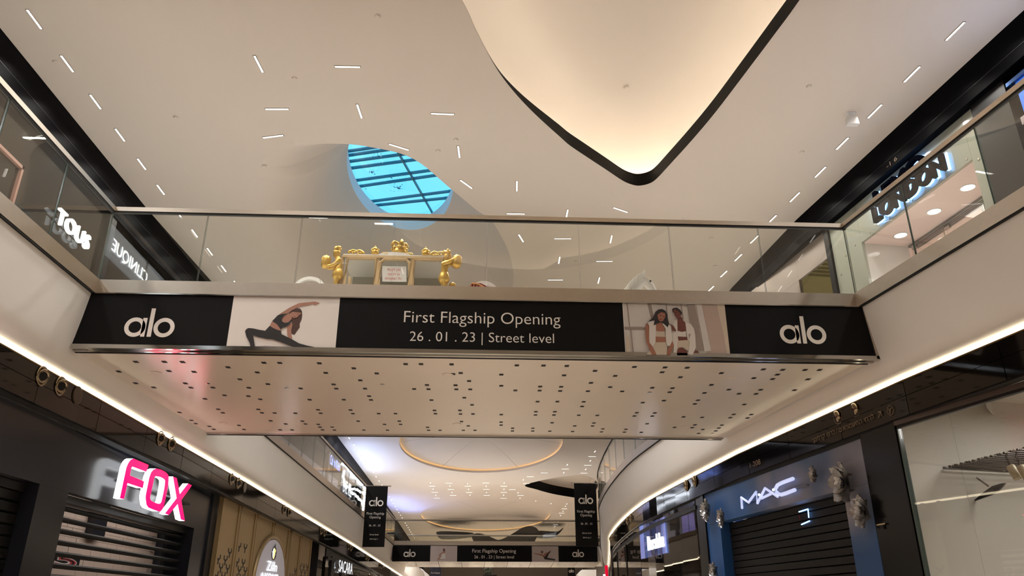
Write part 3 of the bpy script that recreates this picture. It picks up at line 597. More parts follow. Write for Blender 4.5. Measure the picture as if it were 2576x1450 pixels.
# ---------------------------------------------------------------- glass balustrades
def balustrade(label, pts, group=None, drop=D, pane=1.23, zt=5.42, zh=6.40, trim=True, centre=None):
    """pts: plan polyline; panes, steel base channel and steel handrail follow it"""
    pts = [Vector((p[0], p[1])) for p in pts]
    c = centre or pts[0]
    t = thing('glass_balustrade', label, 'balustrade', (c[0], c[1], 5.22 - drop(c[1])), group)
    seg = []; L = 0
    for a, b in zip(pts, pts[1:]): seg.append((a, b, L, (b - a).length)); L += (b - a).length
    def at(d):
        for a, b, l, k in seg:
            if d <= l + k + 1e-6: return a.lerp(b, (d - l) / k)
        return pts[-1]
    n = max(1, round(L / pane))
    for i in range(n):
        a, b = at(L * i / n + .006), at(L * (i + 1) / n - .006); q = (b - a).normalized(); nn = Vector((q.y, -q.x)) * .008
        mb = MB(); za, zb = -drop(a.y), -drop(b.y)
        P = lambda p, s, z: (p.x + nn.x * s, p.y + nn.y * s, z)
        lo = [P(a, 1, 5.3 + za), P(b, 1, 5.3 + zb), P(b, -1, 5.3 + zb), P(a, -1, 5.3 + za)]; hi = [P(a, 1, zh + za), P(b, 1, zh + zb), P(b, -1, zh + zb), P(a, -1, zh + za)]
        v = lo + hi
        mb.raw(v, [(0, 1, 5, 4), (2, 3, 7, 6)], 0); mb.raw(v, [(3, 2, 1, 0), (4, 5, 6, 7), (1, 2, 6, 5), (3, 0, 4, 7)], 1)
        mb.build('glass_pane', [M_glass, M_edge], t)
    def run(name, prof, m):
        mb = MB(); k = len(prof); nl = []
        for i in range(len(pts)):
            u = (pts[i] - pts[i - 1]).normalized() if i else (pts[1] - pts[0]).normalized(); w_ = (pts[i + 1] - pts[i]).normalized() if i < len(pts) - 1 else u
            tt = (u + w_).normalized(); nl.append(Vector((tt.y, -tt.x)) / max(.5, tt.dot(u)))
        for p, n_ in zip(pts, nl):
            for o, z in prof: mb.v.append((p.x + n_.x * o, p.y + n_.y * o, z - drop(p.y)))
        for i in range(len(pts) - 1):
            for j in range(k): mb.f.append((i * k + j, i * k + (j + 1) % k, (i + 1) * k + (j + 1) % k, (i + 1) * k + j)); mb.m.append(0)
        mb.f.append(tuple(range(k))[::-1]); mb.m.append(0); e = (len(pts) - 1) * k; mb.f.append(tuple(range(e, e + k))); mb.m.append(0)
        mb.build(name, m, t)
    run('handrail', [(-.028, zh - .0), (.028, zh - .0), (.028, zh + .06), (-.028, zh + .06)], M_steel)
    run('rail_channel', [(-.02, zh - .022), (.02, zh - .022), (.02, zh), (-.02, zh)], M_hole)
    run('base_channel', [(-.03, 5.225), (.03, 5.225), (.03, zt), (-.03, zt)], M_steel)
    run('shadow_line', [(-.024, 5.205), (.024, 5.205), (.024, 5.225), (-.024, 5.225)], M_hole)
    return t
balustrade('steel and glass balustrade along the front of the near footbridge above the black banner', [(-4.78, 9.15), (5.02, 9.15)])
balustrade('glass balustrade along the far side of the near footbridge behind the gilt carriage', [(-4.7, 14.0), (4.55, 14.0)])
balustrade('glass balustrade of the left gallery before the footbridge', [(-4.78, y) for y in (-8, 9.15)], centre=(-4.78, 0))
def seg_path(path, y0, y1, step=1.23): return [p for p in clip_path(path, y0, y1)]
balustrade('glass balustrade of the left gallery beyond the footbridge', seg_path(LP, 14.0, 40), pane=1.3)
balustrade('glass balustrade of the right gallery before the footbridge', seg_path(RP, -8, 9.15), centre=(6, 0))
balustrade('curved glass balustrade of the right gallery beyond the footbridge', seg_path(RP, 14.0, 40), pane=1.3)
balustrade('glass balustrade on the front of the far footbridge', [(-3.87, 40), (6.4, 40)], pane=1.7)
balustrade('glass balustrade on the rear of the far footbridge', [(-3.75, 46.5), (7.6, 46.5)], pane=1.7)

# ---------------------------------------------------------------- near black banner with printed photographs
BYF = 9.06
def quad(mb, pts, off, mi): mb.face([(x, BYF - off, z) for x, z in pts], mi)
bn = thing('advertising_banner', 'long black banner on the near footbridge announcing a flagship opening', 'banner', (0, BYF, 4.5))
top = lambda x: 5.19; bot = lambda x: 4.545
cuts = [-4.86] + [v[0] for v in [(-3.038, 4.834), (-1.721, 4.831), (1.861, 4.858), (3.185, 4.859)]] + [5.06]
SH = [(-.045, 0), (-.02, .02), (0, 0), (0, 0), (0, 0), (0.05, 0)]
for i in range(5):
    mb = MB(); a, b = cuts[i], cuts[i + 1]; dy = .0
    m = M_banner if i in (0, 2, 4) else M_print_white
    x0t, x0b, x1t, x1b = a, a, b, b
    if i == 0: x0t, x0b = a + .07, a - .03
    if i == 4: x1t, x1b = b - .05, b + .06
    mb.hexa([(x0b, BYF, 4.54), (x1b, BYF, 4.54), (x1b, BYF + .03, 4.54), (x0b, BYF + .03, 4.54), (x0t, BYF, 5.20), (x1t, BYF, 5.20), (x1t, BYF + .03, 5.20), (x0t, BYF + .03, 5.20)])
    mb.build('banner_panel', m, bn)
for z0, z1, nm in ((4.49, 4.54, 'lower_frame'), (5.20, 5.215, 'upper_frame')):
    mb = MB(); mb.box((-4.93, BYF - .02, z0), (5.11, BYF + .06, z1)); mb.build(nm, M_chrome, bn)
mb = MB(); mb.hexa([(5.06, BYF - .02, 4.5), (5.13, BYF - .02, 4.5), (5.13, BYF + .12, 4.5), (5.06, BYF + .12, 4.5), (4.99, BYF - .02, 5.21), (5.03, BYF - .02, 5.21), (5.03, BYF + .12, 5.21), (4.99, BYF + .12, 5.21)]); mb.build('end_frame', M_steel, bn)
mb = MB()
ca, cb = [(-4.001, 4.77), (4.155, 4.817)]
alo_mb(mb, (ca[0], BYF, ca[1]), .243, (1, 0, 0), 0); mb.build('word_mark', M_print_white, bn, recalc=False); mb = MB(); alo_mb(mb, (cb[0], BYF, cb[1]), .243, (1, 0, 0), 0)
mb.build('word_mark', M_print_white, bn, recalc=False)
t1, t2 = [(0.076, 4.943), (0.075, 4.69)]
e1 = [(-0.899, 4.952), (1.065, 4.955), (-0.816, 4.691), (0.978, 4.695)]
text('lettering', 'First Flagship Opening', [M_print_white], (t1[0], BYF - .003, t1[1]), (1, 0, 0), e1[1][0] - e1[0][0], None, offset=-.006, parent=bn)
text('lettering', '26 . 01 . 23 | Street level', [M_print_white], (t2[0], BYF - .003, t2[1]), (1, 0, 0), e1[3][0] - e1[2][0], None, offset=-.006, parent=bn)

PC = [mat('print_paper', (184, 172, 168), .6, var=.03, scale=1), mat('print_skin', (168, 122, 104), .6, var=.12, scale=9), mat('print_black', (30, 26, 26), .6), mat('print_hair', (74, 48, 38), .6, var=.5, scale=30),
      mat('print_skin_dark', (104, 54, 44), .6, var=.1, scale=9), mat('print_cloth', (206, 198, 192), .6, var=.03, scale=8), mat('print_cream', (190, 176, 160), .6, var=.05), mat('print_darkhair', (34, 28, 30), .6, var=.3),
      mat('print_grey', (142, 128, 122), .6), mat('print_pink_wall', (172, 152, 142), .6, var=.06), mat('print_pale', (196, 190, 186), .6), mat('print_lilac', (168, 158, 164), .6), mat('print_tan', (150, 98, 78), .6, var=.1), mat('print_lip', (104, 44, 44), .6)]
def figure(name, layers):
    mb = MB()
    for k, (mi, pts) in enumerate(layers): quad(mb, pts, .002 + k * .0009, mi)
    return mb.build(name, PC, bn, recalc=False)
figure('printed_photo', [
    (11, [(-2.824, 4.539), (-2.567, 4.556), (-2.248, 4.546), (-2.226, 4.497), (-2.677, 4.514)]),
    (3, [(-2.337, 4.982), (-2.3, 5.024), (-2.239, 5.054), (-2.203, 5.051), (-2.176, 5.016), (-2.167, 4.959), (-2.17, 4.902), (-2.188, 4.851), (-2.181, 4.801), (-2.207, 4.757), (-2.217, 4.738), (-2.236, 4.7), (-2.273, 4.718), (-2.283, 4.762), (-2.279, 4.831), (-2.294, 4.913)]),
    (1, [(-2.335, 4.805), (-2.309, 4.837), (-2.283, 4.869), (-2.273, 4.831), (-2.282, 4.749), (-2.262, 4.675), (-2.252, 4.635), (-2.301, 4.662), (-2.319, 4.686), (-2.331, 4.748)]),
    (4, [(-2.251, 4.549), (-2.2, 4.528), (-2.163, 4.504), (-2.168, 4.495), (-2.237, 4.497)]),
    (1, [(-2.463, 4.954), (-2.42, 4.993), (-2.334, 5.058), (-2.278, 5.091), (-2.222, 5.121), (-2.076, 5.14), (-2.026, 5.146), (-1.971, 5.129), (-1.973, 5.116), (-2.014, 5.114), (-2.009, 5.093), (-2.055, 5.112), (-2.107, 5.095), (-2.217, 5.073), (-2.3, 5.024), (-2.343, 4.98), (-2.418, 4.97)]),
    (1, [(-2.343, 4.98), (-2.293, 4.957), (-2.288, 4.906), (-2.324, 4.862), (-2.369, 4.853), (-2.404, 4.873), (-2.411, 4.91), (-2.381, 4.955)]),
    (1, [(-2.292, 5.001), (-2.269, 5.008), (-2.185, 4.997), (-2.183, 4.978), (-2.205, 4.959), (-2.231, 4.926), (-2.265, 4.919), (-2.298, 4.944), (-2.335, 4.969)]),
    (3, [(-2.284, 5.005), (-2.238, 5.047), (-2.189, 5.029), (-2.182, 4.991), (-2.233, 4.999)]),
    (13, [(-2.262, 4.945), (-2.244, 4.94), (-2.248, 4.932), (-2.264, 4.937)]), (3, [(-2.23, 4.974), (-2.206, 4.97), (-2.208, 4.964), (-2.229, 4.967)]),
    (1, [(-2.524, 4.874), (-2.461, 4.834), (-2.407, 4.769), (-2.404, 4.753), (-2.425, 4.752), (-2.489, 4.777), (-2.546, 4.81), (-2.533, 4.851)]),
    (2, [(-2.524, 4.874), (-2.463, 4.954), (-2.418, 4.97), (-2.343, 4.98), (-2.381, 4.955), (-2.411, 4.91), (-2.404, 4.873), (-2.369, 4.853), (-2.324, 4.862), (-2.288, 4.906), (-2.28, 4.888), (-2.309, 4.837), (-2.338, 4.805), (-2.397, 4.785), (-2.407, 4.769), (-2.461, 4.834)]),
    (12, [(-2.743, 4.524), (-2.687, 4.527), (-2.678, 4.49), (-2.794, 4.488), (-2.773, 4.503)]), (12, [(-1.973, 4.544), (-1.989, 4.498), (-1.947, 4.488), (-1.852, 4.489), (-1.904, 4.517)]),
    (2, [(-2.835, 4.734), (-2.824, 4.762), (-2.8, 4.777), (-2.745, 4.774), (-2.673, 4.758), (-2.593, 4.745), (-2.546, 4.81), (-2.489, 4.777), (-2.425, 4.752), (-2.404, 4.753), (-2.388, 4.704), (-2.252, 4.638), (-2.166, 4.59), (-2.071, 4.564), (-1.973, 4.544), (-1.989, 4.498), (-2.129, 4.511), (-2.248, 4.549), (-2.399, 4.605), (-2.496, 4.637), (-2.554, 4.639), (-2.673, 4.665), (-2.733, 4.686), (-2.709, 4.606), (-2.687, 4.527), (-2.743, 4.524), (-2.757, 4.58), (-2.813, 4.672)])])
figure('printed_photo', [
    (10, [(1.869, 5.216), (2.703, 5.218), (2.753, 4.508), (1.864, 4.503)]),
    (8, [(2.18, 5.217), (2.232, 5.218), (2.256, 4.988), (2.216, 4.987)]), (8, [(1.911, 5.213), (1.928, 5.214), (1.943, 4.885), (1.926, 4.885)]), (8, [(2.418, 5.217), (2.432, 5.217), (2.438, 4.918), (2.423, 4.918)]), (8, [(2.61, 5.22), (2.624, 5.22), (2.637, 4.995), (2.622, 4.994)]), (8, [(2.231, 5.204), (2.78, 5.175), (2.78, 5.166), (2.231, 5.194)]),
    (8, [(1.866, 4.878), (2.077, 4.882), (2.134, 4.872), (2.132, 4.846), (1.869, 4.841)]), (6, [(1.883, 4.789), (1.925, 4.73), (1.929, 4.512), (1.867, 4.506)]), (8, [(1.937, 4.837), (1.952, 4.838), (1.968, 4.504), (1.954, 4.504)]),
    (9, [(2.878, 5.219), (3.185, 5.221), (3.184, 4.504), (2.786, 4.501), (2.936, 4.575)]), (6, [(3.082, 5.22), (3.182, 5.221), (3.181, 4.505), (3.15, 4.505), (3.123, 4.834), (3.09, 5.125)]), (8, [(2.7, 5.218), (2.796, 5.218), (2.85, 4.574), (2.753, 4.572), (2.708, 5.014)]),
    (10, [(2.814, 5.219), (2.881, 5.219), (2.944, 4.575), (2.861, 4.568)]), (8, [(2.755, 4.895), (2.832, 4.895), (2.831, 4.884), (2.754, 4.885)]),
    (4, [(2.551, 4.999), (2.61, 5.018), (2.624, 4.976), (2.65, 4.946), (2.646, 4.832), (2.593, 4.816), (2.54, 4.833)]),
    (5, [(2.497, 4.938), (2.549, 4.975), (2.539, 4.83), (2.54, 4.705), (2.51, 4.516), (2.465, 4.521), (2.476, 4.644), (2.458, 4.703), (2.468, 4.829)]),
    (6, [(2.54, 4.705), (2.658, 4.716), (2.685, 4.695), (2.656, 4.565), (2.592, 4.611), (2.535, 4.61), (2.509, 4.562), (2.525, 4.681)]),
    (4, [(2.537, 4.761), (2.648, 4.757), (2.658, 4.713), (2.54, 4.702)]), (5, [(2.54, 4.833), (2.593, 4.818), (2.645, 4.829), (2.647, 4.753), (2.536, 4.757)]),
    (4, [(2.697, 4.513), (2.724, 4.566), (2.77, 4.573), (2.804, 4.509), (2.702, 4.506)]), (4, [(2.509, 4.562), (2.535, 4.607), (2.581, 4.611), (2.634, 4.57), (2.64, 4.508), (2.507, 4.506)]),
    (5, [(2.65, 4.946), (2.712, 4.935), (2.752, 4.864), (2.761, 4.774), (2.754, 4.613), (2.7, 4.513), (2.647, 4.53), (2.684, 4.683), (2.658, 4.713), (2.651, 4.82)]), (8, [(2.676, 4.79), (2.705, 4.794), (2.683, 4.743), (2.673, 4.695)]),
    (7, [(2.491, 5.12), (2.51, 5.139), (2.557, 5.147), (2.601, 5.11), (2.618, 5.073), (2.606, 5.043), (2.576, 5.091), (2.52, 5.114), (2.499, 5.071)]),
    (4, [(2.505, 5.108), (2.526, 5.124), (2.576, 5.097), (2.601, 5.049), (2.595, 5.012), (2.545, 4.999), (2.519, 5.035)]), (7, [(2.517, 5.078), (2.538, 5.084), (2.54, 5.075), (2.519, 5.068)]), (13, [(2.539, 5.026), (2.565, 5.033), (2.564, 5.024), (2.541, 5.017)]),
    (4, [(2.435, 4.924), (2.49, 4.895), (2.52, 4.836), (2.513, 4.82), (2.474, 4.829), (2.461, 4.883)]),
    (12, [(2.457, 4.697), (2.475, 4.638), (2.419, 4.508), (2.368, 4.508), (2.397, 4.59)]),
    (6, [(2.236, 4.673), (2.376, 4.675), (2.388, 4.619), (2.374, 4.509), (2.261, 4.507), (2.188, 4.506), (2.117, 4.507), (2.157, 4.557), (2.206, 4.611)]),
    (12, [(2.25, 4.747), (2.375, 4.743), (2.376, 4.675), (2.236, 4.673)]), (12, [(2.267, 4.903), (2.31, 4.94), (2.35, 4.941), (2.353, 4.905), (2.378, 4.857), (2.372, 4.815), (2.261, 4.819)]),
    (6, [(2.262, 4.825), (2.306, 4.811), (2.373, 4.821), (2.375, 4.743), (2.25, 4.747)]),
    (12, [(2.136, 4.907), (2.166, 4.926), (2.18, 4.884), (2.162, 4.704), (2.206, 4.605), (2.244, 4.507), (2.188, 4.506), (2.159, 4.58), (2.126, 4.674), (2.125, 4.823)]),
    (5, [(2.166, 4.932), (2.243, 4.957), (2.267, 4.903), (2.245, 4.676), (2.206, 4.611), (2.165, 4.669), (2.18, 4.884)]), (5, [(2.339, 4.941), (2.389, 4.917), (2.456, 4.895), (2.463, 4.703), (2.423, 4.626), (2.389, 4.625), (2.376, 4.678), (2.38, 4.797), (2.389, 4.845)]),
    (7, [(2.167, 4.941), (2.234, 4.999), (2.274, 5.079), (2.317, 5.114), (2.364, 5.118), (2.403, 5.094), (2.424, 5.039), (2.418, 4.991), (2.436, 4.93), (2.414, 4.87), (2.366, 4.917), (2.322, 4.94), (2.274, 4.915), (2.235, 4.894), (2.255, 4.963)]),
    (12, [(2.294, 5.037), (2.343, 5.074), (2.394, 5.063), (2.396, 5.015), (2.357, 4.953), (2.322, 4.946), (2.301, 4.976)]), (7, [(2.323, 5.037), (2.346, 5.031), (2.344, 5.023), (2.322, 5.03)]), (7, [(2.365, 5.019), (2.385, 5.014), (2.383, 5.008), (2.364, 5.011)]), (13, [(2.319, 4.986), (2.345, 4.977), (2.338, 4.966), (2.318, 4.977)])])

# ---------------------------------------------------------------- far footbridge and its banner
FB0 = D(40)
fb = thing('footbridge', 'distant footbridge crossing the walkway far beyond the near one', 'footbridge', (1, 43, 4.5 - FB0))
mb = MB(); mb.hexa([(-3.86, 40.05, 4.56 - FB0), (6.3, 40.05, 4.56 - FB0), (7.5, 46.5, 4.56 - FB0), (-3.7, 46.5, 4.56 - FB0), (-3.86, 40.05, 5.28 - FB0), (6.3, 40.05, 5.28 - FB0), (7.5, 46.5, 5.28 - FB0), (-3.7, 46.5, 5.28 - FB0)]); mb.build('deck', M_white, fb)
for i in range(9):
    a0, a1 = -3.95 + i * 1.15, -3.95 + (i + 1) * 1.15 - .02; k = .11 * i / 8
    mb = MB(); mb.hexa([(a0, 40.05, 4.5 - FB0), (a1, 40.05, 4.5 - FB0), (a1 * 1.1, 46.5, 4.5 - FB0), (a0 * 1.1, 46.5, 4.5 - FB0), (a0, 40.05, 4.55 - FB0), (a1, 40.05, 4.55 - FB0), (a1 * 1.1, 46.5, 4.55 - FB0), (a0 * 1.1, 46.5, 4.55 - FB0)]); mb.build('soffit_panel', M_soffit, fb)
mb = MB()
for i in range(60):
    x, y = random.uniform(-3.8, 6.4), random.uniform(40.4, 46); mb.box((x - .035, y - .05, 4.497 - FB0), (x + .035, y + .05, 4.5 - FB0))
tag(mb.build('slot_holes', M_hole, fb), kind='stuff')
YF = 39.85
bn2 = thing('advertising_banner', 'small distant black banner across the far footbridge', 'banner', (1, YF, 4.5 - FB0))
c2 = [v[0] for v in [(-3.893, 4.057), (-2.044, 4.063), (-0.733, 4.067), (2.944, 4.078), (4.261, 4.045), (6.197, 4.051)]]
zz = [v[1] for v in [(1.02, 4.416), (1.027, 3.685)]]
for i in range(5):
    mb = MB(); mb.box((c2[i], YF, zz[1]), (c2[i + 1], YF + .04, zz[0])); mb.build('banner_panel', M_banner if i in (0, 2, 4) else PC[0], bn2)
mb = MB(); q = [(-3.06, 4.014), (5.227, 4.029)]
alo_mb(mb, (q[0][0], YF, q[0][1]), .235, (1, 0, 0), lift=.01); mb.build('word_mark', M_print_white, bn2, recalc=False); mb = MB(); alo_mb(mb, (q[1][0], YF, q[1][1]), .235, (1, 0, 0), lift=.01); mb.build('word_mark', M_print_white, bn2, recalc=False)
q = [(0.006, 4.161), (2.159, 4.168), (0.109, 3.885), (2.061, 3.89)]
text('lettering', 'First Flagship Opening', [M_print_white], ((q[0][0] + q[1][0]) / 2, YF - .01, q[0][1]), (1, 0, 0), q[1][0] - q[0][0], None, parent=bn2)
text('lettering', '26 . 01 . 23 | Street level', [M_print_white], ((q[2][0] + q[3][0]) / 2, YF - .01, q[2][1]), (1, 0, 0), q[3][0] - q[2][0], None, parent=bn2)
def fig2(layers):
    mb = MB()
    for k, (mi, pts) in enumerate(layers): mb.face([(x, YF - .01 - k * .003, z) for x, z in pts], mi)
    mb.build('printed_photo', PC, bn2, recalc=False)
fig2([(4, [(-1.44, 4.286), (-1.343, 4.287), (-1.319, 4.157), (-1.417, 4.157)]), (1, [(-1.643, 3.972), (-1.397, 4.157), (-1.318, 4.12), (-1.354, 4.046), (-1.623, 3.953)]), (5, [(-1.452, 4.064), (-1.316, 4.065), (-1.288, 3.807), (-1.618, 3.806), (-1.545, 3.935)]), (1, [(-1.545, 3.954), (-1.487, 3.935), (-1.654, 3.733), (-1.712, 3.751)])])
fig2([(12, [(3.022, 4.078), (3.062, 4.097), (3.454, 4.024), (3.611, 3.987), (3.569, 3.857), (3.434, 3.968)]), (4, [(3.398, 4.191), (3.496, 4.191), (3.494, 4.08), (3.396, 4.079)]), (12, [(3.533, 4.061), (3.85, 4.174), (3.889, 4.137), (3.591, 3.969)]), (2, [(3.53, 3.876), (3.851, 4.211), (3.891, 4.248), (3.769, 4.025), (3.687, 3.876), (4.098, 3.803), (4.078, 3.748), (3.568, 3.802)])])

# ---------------------------------------------------------------- two hanging blade banners
def blade(label, pts, y, bow):
    x0, x1 = pts[0][0], pts[1][0]; z1, z0 = pts[0][1], pts[2][1]
    t = thing('hanging_banner', label, 'banner', ((x0 + x1) / 2, y, z0))
    mb = MB(); n = 6
    for i in range(n):
        a, b = i / n, (i + 1) / n; ya, yb = y + bow * math.sin(PI * a), y + bow * math.sin(PI * b); q = x0 + (x1 - x0) * a, x0 + (x1 - x0) * b
        mb.hexa([(q[0], ya, z0), (q[1], yb, z0), (q[1], yb + .015, z0), (q[0], ya + .015, z0), (q[0], ya, z1), (q[1], yb, z1), (q[1], yb + .015, z1), (q[0], ya + .015, z1)])
    mb.build('banner_cloth', M_banner, t)
    mb = MB(); mb.tube([(x0 - .12, y + .01, z1 + .015), (x1 + .12, y + .01, z1 + .015)], .018, 8); mb.build('rod', M_chrome, t)
    w_, h_ = x1 - x0, z1 - z0; cx = (x0 + x1) / 2; f = y - .02 - max(0, -bow)
    mb = MB(); alo_mb(mb, (cx, f, z1 - h_ * .285), w_ * .27, (1, 0, 0), lift=.004); mb.build('word_mark', M_print_white, t, recalc=False)
    for s, k, ww in (('First Flagship', .462, .80), ('Opening', .522, .52), ('26 . 01 . 23', .652, .52), ('Street level', .80, .40), ('@aloyoga_il', .872, .36)):
        text('lettering', s, [M_print_white], (cx, f, z1 - h_ * k), (1, 0, 0), w_ * ww, None, parent=t)
blade('black hanging banner beside the left gallery balustrade', [(-4.049, 5.86), (-3.24, 5.865), (-4.036, 3.668)], 30, 0)
blade('black hanging banner beside the curved right gallery', [(3.61, 5.726), (4.4, 5.731), (3.613, 3.595)], 28, 0)
# ---------------------------------------------------------------- street level, left: pink letter shop
XF = -5.3
fox = thing('shopfront', 'dark grey shopfront with roller grilles below the pink and white letters', 'shopfront', (XF, 10, 0))
mb = MB(); mb.box((XF - .12, -3, 3.0), (XF, 16.42, 3.79)); mb.build('fascia_board', M_dark, fox)
mb = MB(); mb.box((XF - .03, -3, 3.79), (XF + .02, 16.42, 3.82)); mb.build('top_channel', M_chrome, fox)
for a, b in ((9.87, 10.60), (15.55, 16.30), (3.2, 3.9)):
    mb = MB(); mb.box((XF - .45, a, 0), (XF - .004, b, 3.0)); mb.build('pillar', M_dark, fox)
mb = MB(); mb.box((XF - .5, 16.32, 0), (XF + .04, 16.72, 3.80)); mb.build('end_pillar', mat('end_pillar_black', (16, 16, 19), .4), fox)
def grille(name, y0, y1, x, label, solid=False, sp=.135):
    t = thing(name, label, 'shutter', (x, (y0 + y1) / 2, 0))
    mb = MB(); mb.box((x - .12, y0, 2.90), (x + .06, y1, 3.0)); mb.build('shutter_box', M_char, t)
    z = 2.84; k = 0
    mb = MB()
    mb.raw([(x - .02, y0, -.035), (x + .022, y0, -.012), (x + .022, y0, .012), (x - .02, y0, .035), (x - .02, y1, -.035), (x + .022, y1, -.012), (x + .022, y1, .012), (x - .02, y1, .035)],
           [(0, 1, 2, 3), (7, 6, 5, 4), (0, 4, 5, 1), (1, 5, 6, 2), (2, 6, 7, 3), (3, 7, 4, 0)])
    me = mb.mesh('slat', mat('slat_black', (9, 9, 9), .6, spec=.2))
    if solid:
        mb = MB(); mb.raw([(x - .02, y0, -.062), (x + .012, y0, -.05), (x + .012, y0, .05), (x - .02, y0, .062), (x - .02, y1, -.062), (x + .012, y1, -.05), (x + .012, y1, .05), (x - .02, y1, .062)],
           [(0, 1, 2, 3), (7, 6, 5, 4), (0, 4, 5, 1), (1, 5, 6, 2), (2, 6, 7, 3), (3, 7, 4, 0)]); me = mb.mesh('slat', M_char)
    while z > .1 and k < 26:
        o = link('slat', me, t); o.matrix_parent_inverse = Matrix.Translation(-Vector(t['o'])); o.location = (0, 0, z); z -= sp; k += 1
    return t
grille('roller_grille', 10.6, 15.55, XF - .2, 'black slatted roller grille under the pink letters with pale bricks behind', sp=.145)
grille('roller_shutter', 3.9, 9.87, XF - .2, 'closed black roller shutter at the dark corner left of the grey pillar', True, .13)
# shop interior behind the grille: painted brick wall
ib = empty_struct('wall_left_brick')
MBR = mat('painted_brick', (176, 160, 150), .7, var=.1, scale=5)
mb = MB(); mb.box((-8.05, 10.0, 0), (-7.98, 25, 4.3)); mb.build('mortar', mat('brick_mortar', (150, 136, 128), .8), ib)
mb = MB(); mb.box((-7.98, -.235, -.085), (-7.955, .235, .085)); BM_ = mb.mesh('brick', MBR)
wq = [(15.844, 3.423), (20.536, 2.783), (20.253, 3.277), (16.891, 3.228), (17.569, 2.994), (15.758, 2.602), (16.89, 2.326)]
for r in range(15):
    for c in range(16):
        yy = 15.4 + c * .48 + (.24 if r % 2 else 0)
        if yy > wq[1][0]: continue
        o = link('brick', BM_, ib); o.location = (random.uniform(-.004, .004), yy, 1.75 + r * .176)
mb = MB(); mb.box((-8.0, wq[1][0] + .25, 0), (-7.8, 25, 4.3)); mb.build('dark_return', M_dark, ib)
mb = MB(); mb.box((-8.2, -3, 4.3), (-5.42, 25, 4.4)); mb.build('shop_ceiling', M_char, ib)
mb = MB(); mb.box((-8.2, 9.9, 0), (-5.5, 10.0, 4.3)); mb.build('side_wall', M_dark, ib)
mb = MB(); mb.box((-7.94, wq[3][0], wq[4][1]), (-7.80, wq[4][0] - .1, 4.2)); tag(mb.build('air_duct', M_dark), 'dark boxed duct high on the brick wall behind the slatted grille', 'duct')
py0, py1, pz1, pz0 = wq[5][0], wq[6][0], wq[5][1], wq[6][1]; pc = (py0 + py1) / 2; pm = (pz0 + pz1) / 2; pw, ph = abs(py1 - py0), abs(pz1 - pz0)
t = thing('number_poster', 'dark wall graphic with a red and white outlined numeral behind the grille', 'wall graphic', (-7.94, pc, pz0))
mb = MB(); mb.box((-7.945, pc - pw * .5, pz0), (-7.935, pc + pw * .5, pz1)); mb.build('board', M_dark, t)
text('numeral', '5', [mat('graphic_white', (200, 190, 186), .6)], (-7.930, pc, pm), (0, 1, 0), pw * .8, ph * .9, offset=.05, parent=t)
text('numeral', '5', [mat('graphic_red', (150, 40, 46), .6)], (-7.926, pc, pm), (0, 1, 0), pw * .74, ph * .84, offset=.01, parent=t)
text('numeral', '5', [M_dark], (-7.922, pc, pm), (0, 1, 0), pw * .6, ph * .74, offset=-.03, parent=t)
lamp('shop_light', (-6.7, 18.0, 4.25), 90, .5, 6, (1, .9, .82), 170)

